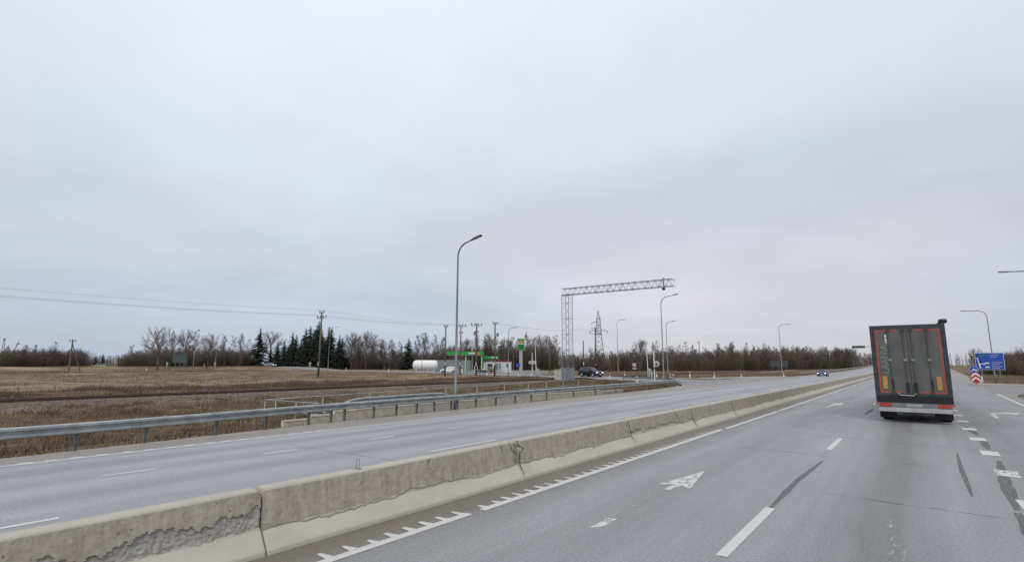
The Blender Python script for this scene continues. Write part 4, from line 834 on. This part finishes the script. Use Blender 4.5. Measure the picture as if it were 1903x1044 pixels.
t = thing('lattice_mast', 'faint slim lattice mast on the horizon at the far left edge', 'mast', (-394.7, 64, 0)); b = MB(); lattice(b, (0, 0, -.5), (0, 0, 15.6), 1.4, .6, 16, .07, .035); b.build('mast', lamp_steel, t); MB().cbox(0, 0, 15, .9, .9, .8).build('antenna', lamp_steel, t)

# ---------------------------------------------------------------- level crossing, cabinets, delineators, small signs
def cabinet(x, y, w, d, h, m, label, rz=0):
    t = thing('equipment_cabinet', label, 'cabinet', (x, y, float(ground_z(x, y))-.02), rad(rz), 'equipment cabinets')
    MB().box(-w/2, -d/2, .1, w/2, d/2, h).build('body', m, t); MB().box(-w/2-.05, -d/2-.05, h, w/2+.05, d/2+.05, h+.07).build('roof', m, t); MB().box(-w/2+.03, -d/2+.03, -.3, w/2-.03, d/2-.03, .1).build('plinth', concrete_m, t)
    for s in (-1, 1): q = MB().box(min(0, s*w*.47)+.01*s, -d/2-.018, .18, max(0, s*w*.47)+.01*s, -d/2-.002, h-.06).build('door', m, t); MB().cbox(s*.06, -d/2-.03, h*.55, .03, .03, .16).build('handle', dark_plastic, q)
beige = mat('pale beige cabinet paint', (.47, .47, .41), .5); grey_p = mat('light grey cabinet paint', (.33, .35, .38), .45)
cabinet(-43.05, 68.6, 1.1, .6, 1.62, beige, 'pale beige equipment cabinet left of the grey ones', 32)
cabinet(-42.45, 69.6, 1.0, .7, 1.95, grey_p, 'tall grey equipment cabinet next to the beige one', 32)
cabinet(-41.75, 70.3, 1.0, .7, 1.9, grey_p, 'grey equipment cabinet at the foot of the gantry mast', 32)
def crossing_signal(x, y, h, rz, label, discs=2):
    t = thing('crossing_signal', label, 'signal', (x, y, float(ground_z(x, y))), rad(rz), 'level crossing signals'); MB().tube([(0, 0, -.3), (0, 0, h)], .07, 8).build('post', white_paint, t)
    for s in (-.36, .36)[:discs] if discs == 2 else (.3,): q = MB().lathe((s, .08, h*.58), [(.38, -.02), (.38, .02)], 20, 'y').build('target_board', mat('light grey board', (.52, .53, .53), .5), t); MB().lathe((s, -.05, h*.58), [(.12, -.1), (.13, .06)], 12, 'y').build('lamp', dark_plastic, q)
    MB().cbox(0, -.1, h*.45, .14, .12, .25).build('bell', post_steel, t)
crossing_signal(-64.6, 92.7, 4.9, 40, 'white level crossing signal with two round boards left of the raised barrier')
crossing_signal(-27.8, 68.4, 4.3, 20, 'slim level crossing signal post behind the guardrail bend', 1)
def raised_barrier(x, y, h, rz, label):
    t = thing('level_crossing_barrier', label, 'barrier', (x, y, float(ground_z(x, y))), rad(rz), 'level crossing barriers')
    MB().tube([(-.12, 0, 1.1), (-.3, 0, h)], [.075, .05], 8).build('boom', white_paint, t); MB().box(-.28, -.25, -.2, .28, .25, 1.15).build('drive_housing', grey_p, t)
    MB().prism([(-.2, .55), (.55, .3), (.75, .75), (.5, 1.55), (-.05, 1.75)], -.33, -.27, 'y').build('counterweight', grey_p, t); MB().prism([(-.2, .55), (.55, .3), (.75, .75), (.5, 1.55), (-.05, 1.75)], .27, .33, 'y').build('counterweight', grey_p, t)
raised_barrier(-60.9, 89.0, 7.4, 35, 'raised white level crossing barrier boom left of the cabinets')
raised_barrier(-42.2, 100.9, 6.4, 25, 'raised level crossing barrier boom beside the thin street lamp')
del_me = [MB().prism([(-.06, -.03), (.06, -.03), (.05, .04), (-.05, .04)], -.2, .95).mesh('post_body', white_paint), MB().prism([(-.063, -.033), (.063, -.033), (.053, .043), (-.053, .043)], .62, .84).mesh('black_band', black_paint), MB().cbox(0, -.036, .73, .05, .008, .14).mesh('reflector', mat('amber reflector', (.7, .35, .08), .3))]
DEL = [((-164.1,118.1), 'right of the spruces'), ((-124.6,104.5), 'left of the white tank'), ((-68.4,82.4), 'below the container office'), ((-66.7,90.7), 'below the small blue sign'), ((-64.0,91.2), 'at the foot of the crossing signal'), ((-40.5,80.6), 'in front of the black car wheels'), ((-47.8,101.9), 'on the verge right of the black car'), ((-29.4,66.4), 'through the guardrail at the junction'), ((-34.4,83.5), 'by the thin signal post'), ((-37.8,94.), 'left of the guardrail bend lamp'), ((-30.,80.), 'first at the guardrail bend'), ((-27.,73.1), 'second at the guardrail bend'), ((-31.9,94.5), 'left on the gravel verge'), ((-28.6,97.5), 'in the middle of the gravel verge'), ((-25.9,105.), 'right on the gravel verge'), ((-22.5,126.), 'at the foot of the highway lamp'), ((-192.,64.7), 'farthest left on the field edge'), ((-187.,70.3), 'near the green sign back'), ((-200.,85.), 'left of the far field lamp'), ((7.0,97.3), 'behind the red chevron board')]
for (x, y), w in DEL:
    t = thing('delineator_post', 'white delineator post with black band '+w, 'delineator', (x, y, float(ground_z(x, y))), random.uniform(-.3, .3)+rad(20), 'delineator posts')
    for nm, me in zip(('post_body', 'black_band', 'reflector'), del_me): link(nm, me, t)
    s = random.uniform(1.0, 1.2); t.scale = (1.3*s, 1.3*s, s)
def flat_sign(name, x, y, z, w, h, rz, m, label, posts=(0,), shape='rect', cat='sign', r_=.035, th=.03):
    t = thing(name, label, cat, (x, y, float(ground_z(x, y))), rad(rz))
    if shape == 'disc': MB().lathe((0, 0, z), [(w/2, -th/2), (w/2, th/2)], 24, 'y').build('panel', m, t)
    else: MB().box(-w/2, -th/2, z-h/2, w/2, th/2, z+h/2).build('panel', m, t)
    for p in posts: MB().tube([(p, .07, -.3), (p, .07, z+h/2)], r_, 8).build('post', lamp_steel, t)
    return t
sign_blue = mat('blue sign face', (.018, .075, .42), .4, 0, .06, 1); sign_back = mat('grey green sign back', (.055, .085, .083), .6, 0, .1, 1)
sign_white = mat('white sign face', (.75, .75, .73), .45, 0, .04, 1); sign_red = mat('red sign face', (.45, .03, .035), .45, 0, .05, 1); sign_green = mat('green sign face', (.02, .22, .09), .45)
flat_sign('road_sign', -78.3, 106.3, 2.2, 1.0, .75, 40, sign_blue, 'small blue sign beside the foot of the price totem', (-.35, .35))
flat_sign('road_sign', -182, 70, 3.9, 5.6, 2.7, 22, sign_back, 'large green grey back of a direction sign at the far field edge', (-1.6, .2, 1.8), r_=.07)
for x, y, l in ((-178.4, 65.3, 'triangular sign above a small plate left of the green sign back'), (-173.7, 76.9, 'white square sign plate beside the far field lamp'), (-143.8, 90.7, 'small pale sign left of the wooden power pole foot'), (-44.6, 99.6, 'brownish back of a small road sign beside the raised boom')):
    t = flat_sign('road_sign', x, y, 2.4, .7, .7, 20, mat('pale grey sign back', (.42, .42, .41), .6), l)
    MB().box(-.35, -.015, 1.55, .35, .015, 1.85).build('plate', MATS['pale grey sign back'], t)
flat_sign('road_sign', -43.5, 235.8, 2.9, 6.5, 2.4, 15, mat('dark sign back', (.06, .07, .075), .6), 'wide dark sign back before the wood beside the highway', (-2.4, 0, 2.4), r_=.09)
t = thing('overhead_sign', 'dark overhead sign panel above the far highway left of the truck', 'sign', (-20.5, 299, float(prof(299))))
MB().box(-2.6, -.1, 9.4, 2.6, .1, 10.5).build('panel', mat('dark green sign panel', (.035, .055, .055), .5), t); MB().tube([(24, .2, -.4), (24, .2, 10.0)], .2, 8).build('mast', lamp_steel, t); MB().tube([(-2.4, .2, 9.95), (24, .2, 9.95)], .09, 8).build('beam', lamp_steel, t)

# blue direction sign with writing, keep-right board
def text_mesh(body, size, m, bold=0.0, name='lettering'):
    cu = bpy.data.curves.new(name, 'FONT'); cu.body = body; cu.size = size; cu.align_x = 'LEFT'; cu.extrude = .004; cu.offset = bold; cu.resolution_u = 3
    o = bpy.data.objects.new(name, cu); col.objects.link(o); dg = bpy.context.evaluated_depsgraph_get(); me = bpy.data.meshes.new_from_object(o.evaluated_get(dg)); bpy.data.objects.remove(o)
    me.materials.clear(); me.materials.append(m); return me
t = thing('direction_sign', 'large blue direction sign with white arrow and lettering at the right', 'sign', (8.0, 95, 0), rad(0))
pn = MB().box(-1.4, -.03, 1.9, 1.4, .03, 4.05).build('panel', sign_blue, t); MB().box(-1.44, -.02, 1.86, 1.44, .02, 4.09).build('border', sign_white, t)
for p in (-.9, .9): MB().tube([(p, .1, -.3), (p, .1, 4.0)], .06, 8).build('post', lamp_steel, t)
q = MB(); q.prism([(-1.08, 2.0), (-.93, 2.0), (-1.0, 2.62), (-.78, 2.72), (-.62, 2.66), (-.55, 2.75), (-.48, 2.55), (-.72, 2.5), (-.64, 2.58), (-.78, 2.6), (-.96, 2.5), (-1.12, 3.25), (-1.02, 3.22), (-1.2, 3.5), (-1.3, 3.2), (-1.2, 3.25)], -.037, -.031, 'y'); q.build('arrow', sign_white, pn)
for x, z, w, h, m in ((-.95, 3.62, .62, .17, sign_green), (-.45, 3.8, .55, .17, sign_green), (-.28, 2.72, .42, .16, sign_white), (-.28, 2.2, .42, .16, sign_white), (-1.24, 3.62, .2, .2, sign_red)): MB().cbox(x, -.034, z, w, .006, h).build('route_plate', m, pn)
for x, z, w in ((.1, 3.8, .95), (.1, 3.52, .6), (.2, 2.82, 1.0), (.2, 2.58, .7), (.2, 2.3, 1.0), (.2, 2.08, .75)):        # rows of white lettering, unreadable at this distance
    b = MB(); xx = x
    while xx < x+w: lw = random.uniform(.05, .09); b.box(xx, -.036, z-.065, xx+lw*.3, -.031, z+.065); b.box(xx, -.036, z-.01, xx+lw, -.0315, z+.03); xx += lw+.035
    b.build('lettering', sign_white, pn)
t = thing('keep_right_board', 'red and white chevron board below a round blue arrow sign on the island', 'sign', (5.85, 86.9, .12)); t.scale = (.82, .9, .88)
cv = MB().prism([(-.48, .55), (0, .05), (.48, .55), (.48, 1.55), (-.48, 1.55)], -.02, .02, 'y').build('chevron_board', sign_red, t)
for z in (.42, 1.0): MB().prism([(-.475, z-.0), (-.475, z+.26), (0, z+.66), (.475, z+.26), (.475, z), (0, z+.4)], -.03, -.021, 'y').build('chevron', sign_white, cv)
dc = MB().lathe((-.1, 0, 2.0), [(.48, -.02), (.48, .02)], 28, 'y').build('round_sign', sign_blue, t); MB().lathe((-.1, 0, 2.0), [(.51, -.012), (.51, .012)], 28, 'y').build('rim', sign_white, dc)
MB().prism([(-.4, 1.86), (-.3, 1.8), (-.12, 2.02), (.06, 1.92), (.0, 1.86), (.28, 1.82), (.22, 2.1), (.14, 2.02), (-.12, 2.2)], -.03, -.0205, 'y').build('arrow', sign_white, dc)
MB().tube([(0, .06, -.3), (0, .06, 2.4)], .04, 8).build('post', lamp_steel, t)
MB().box(.6, -.05, .3, .75, .05, 1.15).build('side_marker', white_paint, t)

# ---------------------------------------------------------------- fuel station
GA = rad(41.9); green_p = mat('green station paint', (.03, .29, .06), .4, 0, .06, 1); panel_w = mat('white station panel', (.62, .63, .63), .4, 0, .06, 1); orange = mat('orange logo', (.75, .17, .03), .4); dkgreen = mat('dark green paint', (.01, .09, .03), .4)
t = thing('fuel_station_canopy', 'green fuel station canopy on columns with a white panel and orange logo', 'canopy', (-96.1, 107.4, .02), GA)
MB().box(-5.6, 0, 4.85, 4.4, 6.5, 5.7).build('fascia', green_p, t); MB().box(-5.5, .1, 4.75, 4.3, 6.4, 4.846).build('soffit', panel_w, t)
MB().box(.3, -.06, 5.05, 2.0, -.004, 5.45).build('white_panel', panel_w, t); lg = MB().prism([(2.4, 4.95), (3.1, 4.95), (2.95, 5.6), (2.6, 5.45)], -.07, -.004, 'y').build('logo', orange, t); MB().prism([(3.15, 4.95), (3.4, 4.95), (3.3, 5.5)], -.07, -.004, 'y').build('logo_leaf', mat('yellow logo', (.7, .55, .1), .4), lg)
for x, y, m in ((-2.9, 5, dkgreen), (-.35, .8, green_p), (1.4, 5, panel_w), (4.0, .8, green_p)):
    c = MB().box(x-.2, y-.2, -.1, x+.2, y+.2, 4.8).build('column', m, t); MB().box(x-.23, y-.212, .02, x-.05, y-.206, 4.6).build('column_panel', panel_w, c)
for x in (-1.6, 2.4):
    d = thing('fuel_dispenser', 'white fuel dispenser under the canopy '+('left' if x < 0 else 'right')+' bay', 'fuel pump', (-96.1+math.cos(GA)*x-math.sin(GA)*2.2, 107.4+math.sin(GA)*x+math.cos(GA)*2.2, .02), GA, 'fuel dispensers')
    MB().box(-.45, -.3, 0, .45, .3, 1.9).build('cabinet', panel_w, d); MB().box(-.35, -.31, 1.2, .35, -.302, 1.6).build('display', black_paint, d); MB().tube([(.46, 0, 1.6), (.62, -.1, .9), (.5, -.2, .5)], .03, 6).build('hose', black_rubber, d)
t = thing('station_kiosk', 'small station kiosk with green fascia beside the canopy', 'kiosk', (-94.3, 113.3, .02), GA)
MB().box(-1.2, 0, -.1, 2.6, 4, 3.7).build('wall', mat('brown kiosk wall', (.16, .12, .095), .6), t); MB().box(-1.3, -.3, 3.75, 3.4, 4.1, 4.55).build('fascia', green_p, t); MB().box(1.4, -.36, 4.0, 2.9, -.304, 4.35).build('white_panel', panel_w, t)
w = MB().box(-.8, -.05, 1.35, 2.2, -.003, 2.9).build('window', panel_w, t); MB().box(.3, -.06, 1.5, 1.7, -.053, 2.5).build('pane', glass, w); MB().box(-1.1, -.05, .75, 2.5, -.003, 1.2).build('green_band', green_p, t); MB().box(-1.1, -.05, .05, 2.5, -.003, .6).build('red_band', sign_red, t)
t = thing('container_office', 'white container office with dark red roof edge right of the canopy', 'building', (-94.9, 121.7, .02), GA)
MB().box(-2.3, 0, -.1, 2.3, 5, 3.1).build('wall', panel_w, t); MB().box(-2.5, -.15, 3.1, 2.1, 5.1, 3.6).build('roof', mat('dark red roof edge', (.16, .012, .022), .5), t)
for x in (-1.85, -1.0): w = MB().box(x-.3, -.04, .9, x+.3, -.003, 2.6).build('window', mat('grey window frame', (.3, .31, .33), .5), t); MB().box(x-.24, -.05, .98, x+.24, -.043, 2.52).build('pane', mat('pale window glass', (.25, .28, .30), .1), w)
MB().box(.9, -.12, 1.5, 1.3, -.003, 2.4).build('meter_box', dark_plastic, t); MB().box(.5, -.04, .05, 1.4, -.003, 1.4).build('door', panel_w, t)
t = thing('corrugated_fence', 'grey corrugated metal fence behind the white tank', 'fence', (-114.8, 121.5, .02), GA)
for k in range(16): MB().prism([(-5.6+k*.7, 0), (-5.6+k*.7+.35, -.07), (-5.6+k*.7+.695, 0), (-5.6+k*.7+.695, .03), (-5.6+k*.7, .03)], -.1, 3.6).build('panel', mat('grey corrugated steel', (.24, .255, .26), .5, .3, .08, 1), t)
t = thing('gas_tank', 'large white horizontal gas tank on saddles at the left of the station', 'tank', (-117.5, 112.5, .02), GA)
MB().lathe((0, 0, 2.0), [(.05, -3.75), (.75, -3.68), (1.2, -3.4), (1.42, -3.0), (1.48, -2.5), (1.48, 2.5), (1.42, 3.0), (1.2, 3.4), (.75, 3.68), (.05, 3.75)], 28, 'x').build('shell', white_paint, t, True)
MB().lathe((-.9, 0, 2.0), [(1.5, -.08), (1.52, -.06), (1.52, .06), (1.5, .08)], 28, 'x').build('band', mat('grey tank band', (.3, .3, .31), .5), t)
for x in (-2.6, 2.6, .9): MB().prism([(-.9, -.1), (.9, -.1), (1.1, .75), (-1.1, .75)], x-.15, x+.15, 'x').build('saddle', white_paint, t)
MB().box(-4.6, -1.9, .72, 4.6, -1.82, .84).build('guard_bar', steel, t)
t = thing('price_totem', 'tall station totem with green head and orange triangle logo', 'totem', (-81.1, 111.3, .02), GA)
MB().box(-.42, -.2, -.2, .42, .2, 6.0).build('pillar', mat('light grey totem', (.38, .39, .41), .45), t); hd = MB().box(-.9, -.28, 5.9, .9, .28, 8.9).build('head', green_p, t)
MB().prism([(-.55, 7.75), (.6, 7.75), (.5, 8.2), (.1, 8.6), (-.25, 8.15)], -.3, -.284, 'y').build('logo', orange, hd); MB().box(-.72, -.3, 7.75, -.58, -.284, 8.3).build('logo_leaf', panel_w, hd); MB().box(-.75, -.3, 7.5, .7, -.284, 7.66).build('white_strip', panel_w, hd)
for z in (6.3, 6.9): MB().box(-.6, -.3, z, .65, -.284, z+.45).build('price_panel', dkgreen, hd)
t = thing('yard_fence', 'thin pipe fence along the station road below the totem', 'fence', (-72, 94.6, .02), rad(20))
for z in (.55, 1.0): MB().tube([(-9, 0, z), (9, 0, z)], .035, 6).build('rail', steel, t)
for k in range(7): MB().tube([(-9+3*k, 0, -.2), (-9+3*k, 0, 1.02)], .04, 6).build('post', steel, t)
t = thing('farm_building', 'low white walled building with dark roof at the far left field edge', 'building', (-221, 60.5, 0), rad(75))
MB().box(-3.6, 0, -.3, 1.5, 5, 1.65).build('wall', mat('cream wall', (.66, .62, .55), .7), t); MB().box(1.52, 0, -.3, 4.4, 5, 1.55).build('annex', mat('grey wall', (.22, .2, .19), .7), t); MB().prism([(1.2, 1.66), (5.3, 1.66), (3.3, 2.3)], -1.2, 3.6, 'x').build('roof', mat('dark roof sheet', (.05, .045, .045), .7), t)

# ---------------------------------------------------------------- vehicles
SUV = [(-2.30,.46,.92,.98,.76,.66),(-2.24,.34,.99,1.10,.88,.72),(-2.08,.28,1.02,1.50,.92,.69),(-1.75,.27,1.03,1.66,.925,.66),(-.5,.26,1.02,1.72,.925,.66),(.30,.26,1.0,1.67,.925,.66),(1.08,.26,.98,1.10,.92,.76),(1.85,.28,.93,.99,.90,.74),(2.2,.32,.80,.88,.84,.66),(2.3,.42,.68,.72,.72,.58)]
SEDAN = [(-2.25,.45,.80,.88,.74,.64),(-2.18,.33,.88,.98,.85,.70),(-1.75,.26,.92,1.04,.90,.72),(-1.15,.24,.93,1.30,.905,.64),(-.55,.22,.92,1.44,.905,.60),(.25,.22,.90,1.42,.905,.60),(1.0,.22,.88,.98,.90,.74),(1.75,.25,.82,.87,.88,.72),(2.1,.3,.70,.76,.82,.64),(2.2,.4,.58,.62,.70,.56)]
def car(loc, rz, st, m, label, lights=False, wheel=.34, name='car', cat='car'):
    t = thing(name, label, cat, loc, rz, 'cars'); b = MB(); rings = []
    for x, zb, zm, zr, w, wr in st:
        hp = [(0, zb), (w*.9, zb), (w, zb+.2), (w*1.0, zm*.6+zb*.4), (w*.985, zm), (wr, zr-.035), (wr*.78, zr), (0, zr+.012)]
        rings.append([(x, p, z) for p, z in hp]+[(x, -p, z) for p, z in hp[-2:0:-1]])
    n = len(rings[0]); b.v = [p for r_ in rings for p in r_]
    b.f = [(i*n+k, i*n+(k+1) % n, (i+1)*n+(k+1) % n, (i+1)*n+k) for i in range(len(st)-1) for k in range(n)] + [tuple(range(n))[::-1], tuple((len(st)-1)*n+k for k in range(n))]
    body = b.build('body', m, t, True)
    P = lambda i, f, s, o=.012: tuple(a*(1-f)+c*f for a, c in zip((st[i][0], s*(st[i][4]*.985+o), st[i][2]), (st[i][0], s*(st[i][5]+o), st[i][3]-.035)))
    lerp = lambda a, c, f: tuple(u*(1-f)+v*f for u, v in zip(a, c))
    for s in (1, -1):                                                       # side windows
        for i, f0, f1 in ((3, .08, .95), (4, .05, .95)):
            lo0, lo1 = lerp(P(i, .1, s), P(i+1, .1, s), f0), lerp(P(i, .1, s), P(i+1, .1, s), f1); hi0, hi1 = lerp(P(i, .9, s), P(i+1, .9, s), f0), lerp(P(i, .9, s), P(i+1, .9, s), f1)
            MB().add([lo0, lo1, hi1, hi0], [(0, 1, 2, 3)]).build('side_window', glass, t)
        lo0, lo1, hi1 = lerp(P(5, .1, s), P(6, .1, s), .05), lerp(P(5, .1, s), P(6, .1, s), .75), P(5, .88, s); MB().add([lo0, lo1, hi1], [(0, 1, 2)]).build('side_window', glass, t)
        MB().box(st[6][0]-.28, s*st[6][4] if s > 0 else s*st[6][4]-.2, st[6][2]+.02, st[6][0]-.12, s*st[6][4]+.2 if s > 0 else s*st[6][4], st[6][2]+.2).build('mirror', m, t)
        e = MB().box(st[-3][0]-.02, min(s*.42, s*.8), st[-3][2]-.28, st[-2][0]+.05, max(s*.42, s*.8), st[-3][2]-.1).build('headlight', head_lens if lights else mat('clear headlamp', (.7, .72, .75), .15), t)
        MB().box(st[0][0]-.0, min(s*.5, s*.86), st[0][2]-.12, st[1][0]+.12, max(s*.5, s*.86), st[0][2]+.12).build('taillight', red_lens, t)
    def glassq(i, j, f0, f1, nm):
        up_ = .02; c = [(st[i][0]*(1-f)+st[j][0]*f, s*(st[i][5]*(1-f)+st[j][5]*f)*.92, st[i][3]*(1-f)+st[j][3]*f+up_) for f, s in ((f0, 1), (f0, -1), (f1, -1), (f1, 1))]
        MB().add(c, [(0, 1, 2, 3)]).build(nm, glass, t)
    glassq(5, 6, .06, .95, 'windscreen'); glassq(2 if st is SEDAN else 1, 3 if st is SEDAN else 2, .1, .95, 'rear_window')
    MB().box(st[-1][0]-.06, -.55, .36, st[-1][0]+.015, .55, .56).build('grille', black_paint, t); MB().box(st[-1][0]-.02, -.26, .42, st[-1][0]+.03, .26, .53).build('number_plate', sign_white, t); MB().box(st[0][0]-.03, -.26, .62, st[0][0]+.02, .26, .73).build('number_plate', sign_white, t)
    for x in (-1.38, 1.40):
        for s in (1, -1):
            y = s*(st[4][4]-.085); ty = MB().lathe((x, y, wheel), [(wheel*.7, -.115), (wheel, -.10), (wheel, .10), (wheel*.7, .115)], 20, 'y').build('wheel', black_rubber, t, False)
            MB().lathe((x, y+s*.10, wheel), [(wheel*.66, -.02*s), (wheel*.62, .022*s), (wheel*.5, .012*s), (.06, .026*s)], 14, 'y').build('rim', alu, ty)
            MB().lathe((x, s*(st[4][4]-.02), wheel+.02), [(wheel*1.16, -.05*s), (wheel*1.16, .024*s)], 20, 'y').build('wheel_arch', black_paint, t)
    return t
cp = lambda n, c: mat(n, c, .18, .0, .02, 1, spec=.35)
car((-46.4, 84.9, .21), rad(-16), SUV, cp('black car paint', (.012, .014, .018)), 'black sport utility car crossing the railway with headlamps on', True, .37)
car((-97.2, 101.6, .02), rad(41.9+170), SUV, cp('white car paint', (.7, .71, .72)), 'white sport utility car in front of the fuel station', False, .37)
car((-90.6, 107.9, .03), rad(41.9+175), SEDAN, cp('dark grey car paint', (.02, .021, .024)), 'dark saloon car parked under the canopy')
car((-192.4, 104.9, 1.22), rad(18), SEDAN, cp('blue grey car paint', (.22, .25, .30)), 'blue grey car driving along the far field edge', True)
car((-15.9, 131.9, .0), rad(-90), SEDAN, cp('blue car paint', (.02, .03, .14)), 'blue car with bright headlamps coming down the highway', True)
car((9.95, 64.2, .01), rad(168), SUV, cp('silver car paint', (.36, .37, .38)), 'silver car waiting in the side road at the right picture edge', False)

# articulated lorry seen from behind
t = thing('lorry', 'dark box trailer lorry with red outlined rear doors driving away', 'truck', (-.17, 28.75, 0), rad(-.6)); t.scale = (1.04, 1, 1.045)
grey_d = mat('dirty dark grey door paint', (.125, .126, .12), .6, 0, .18, 1.3, c2=(.075, .077, .075), detail=12); frame_d = mat('dark trailer frame', (.045, .047, .053), .5, 0, .15, 3); navy = mat('navy curtain side', (.018, .024, .055), .5, 0, .12, 1.2)
red_tape = mat('red contour tape', (.42, .075, .055), .45, 0, .12, 9); yellow_p = mat('yellow marker plate', (.50, .29, .07), .5, 0, .15, 5); txt_g = mat('pale green lettering', (.17, .28, .18), .6, 0, .2, 8); bar_w = mat('grime coated white bar', (.46, .465, .475), .5, 0, .15, 3); mid_grey = mat('grey rear lamp bar', (.20, .21, .22), .5, 0, .15, 3)
MB().box(-1.25, .05, 1.15, 1.25, 13.6, 3.98).build('box_body', navy, t)
fr = MB(); fr.box(-1.275, -.02, 1.08, -1.12, .06, 4.0); fr.box(1.12, -.02, 1.08, 1.275, .06, 4.0); fr.box(-1.119, -.02, 3.84, 1.119, .06, 4.0); fr.box(-1.119, -.02, 1.08, 1.119, .06, 1.16); fr.build('rear_frame', frame_d, t)
for s, nm in ((-1, 'left'), (1, 'right')):
    x0, x1 = (-1.115, -.008) if s < 0 else (.008, 1.115)
    d = MB().box(x0, -.015, 1.17, x1, .04, 3.835).build('door', grey_d, t)
    e = MB(); xo = x0+.02 if s < 0 else x1-.02; e.box(min(xo, xo-s*.06), -.021, 1.2, max(xo, xo-s*.06), -.0155, 3.80); xe = x0+.80 if s < 0 else x1-.86
    e.box(min(xo-s*.061, xe), -.021, 3.735, max(xo-s*.061, xe), -.0155, 3.79); e.box(min(xo-s*.061, xe), -.021, 1.21, max(xo-s*.061, xe), -.0155, 1.265); e.build('contour_tape', red_tape, d)
    yx = x0+.12 if s < 0 else x1-.32; MB().box(yx+.02, -.027, 1.36, yx+.18, -.0215, 1.88).build('marker_plate', yellow_p, d)
    for x in ((-.64, -.13) if s < 0 else (.13, .66)):
        r_ = MB().tube([(x, -.055, 1.12), (x, -.055, 3.9)], .02, 8).build('lock_rod', mat('zinc lock rod', (.13, .135, .14), .45, .4), d)
        for z in (1.25, 2.55, 3.78): MB().cbox(x, -.045, z, .12, .06, .09).build('rod_bracket', post_steel if z == 2.55 else frame_d, r_)
        if abs(x) > .5: MB().tube([(x, -.085, 1.75), (x+.03, -.095, 1.36)], .022, 6).build('lock_handle', black_paint, d)
        else: MB().box(x-.05, -.10, 1.28, x+.05, -.06, 1.62).build('lock_handle', black_paint, d)
    for z in (1.4, 2.0, 2.6, 3.2, 3.7): MB().cbox(s*1.2, -.035, z, .13, .03, .09).build('hinge', frame_d, d)
    for k, nx in ((0, 0),): 
        l = MB().box(min(s*.76, s*1.17), -.09, .655, max(s*.76, s*1.17), .0, .79).build('tail_lamp', mat('dusty red lamp', (.46, .06, .05), .35, 0, .2, 9), t)
    MB().box(min(s*1.21, s*1.31), -.06, .72, max(s*1.21, s*1.31), .02, .78).build('marker_lamp', red_lens, t)
    MB().box(min(s*.62, s*1.22), .5, .16, max(s*.62, s*1.22), .52, 1.0).build('mudflap', black_rubber, t)
me = text_mesh('LAANIA', .34, txt_g, .006, 'lettering'); o = link('lettering', me, t); o.rotation_euler = (math.pi/2, -math.pi/2, 0); o.location = (-.72, -.019, 1.98)
wds = [v.co.x for v in me.vertices]; k = 1.2/(max(wds)-min(wds)); o.scale = (k, k*1.0, 1)
b = MB(); z = 3.24
for i in range(7): b.box(-.76, -.021, z, -.70, -.0155, z+.03+.012*(i % 3)); z += .058
b.build('small_lettering', sign_white, t)
MB().box(-1.27, -.03, .80, 1.27, .35, 1.075).build('rear_sill', black_paint, t); MB().box(-1.2, -.06, .63, 1.2, .03, .797).build('lamp_bar', mid_grey, t); MB().box(-.26, -.075, .655, .26, -.062, .765).build('number_plate', mat('smeared plate', (.36, .37, .36), .5), t)
MB().box(-1.2, -.05, .44, 1.2, .06, .62).build('underrun_bar', bar_w, t)
for s in (-1, 1): MB().box(min(s*.5, s*.62), .06, .5, max(s*.5, s*.62), .5, 1.0).build('bar_bracket', frame_d, t)
MB().box(-.45, .4, .72, .45, 13.0, 1.14).build('chassis', frame_d, t); MB().box(-.615, .9, .34, .615, 4.9, .70).build('dark_underside_fill', black_paint, t)  # second box: added black filler, stands in for the shade under the trailer
b = MB(); b.tube([(-.5, -.06, 1.22), (-.42, -.09, 1.12), (.02, -.09, 1.10), (.1, -.06, 1.2)], .014, 6); b.build('grab_bar', alu, t)
b = MB().tube([(1.02, .05, 3.95), (1.22, .0, 4.1)], .05, 8); b.lathe((1.24, -.0, 4.1), [(.04, -.16), (.09, -.12), (.10, .08), (.04, .13)], 10, 'x'); b.build('camera_arm', black_paint, t, True)
for y in (1.7, 3.0, 4.3, 14.9, 17.9):
    for s in (-1, 1):
        w = MB().lathe((s*1.0, y, .5), [(.3, -.19), (.47, -.19), (.5, -.15), (.5, .15), (.47, .19), (.3, .19)], 24, 'y' if False else 'x').build('wheel', black_rubber, t); MB().lathe((s*1.1, y, .5), [(.29, -.05*s), (.26, .06*s), (.08, .09*s)], 16, 'x').build('rim', post_steel, w)
    MB().tube([(-.9, y, .5), (.9, y, .5)], .07, 8).build('axle', frame_d, t)
cab = MB().prism([(14.0, .9), (18.6, .55), (18.75, 1.6), (18.35, 3.2), (17.6, 3.75), (15.9, 3.8), (15.8, 1.1)], -1.22, 1.22, 'x').build('cab', navy, t)
MB().box(-1.1, 18.32, 2.0, 1.1, 18.62, 2.1).build('visor', black_paint, cab)
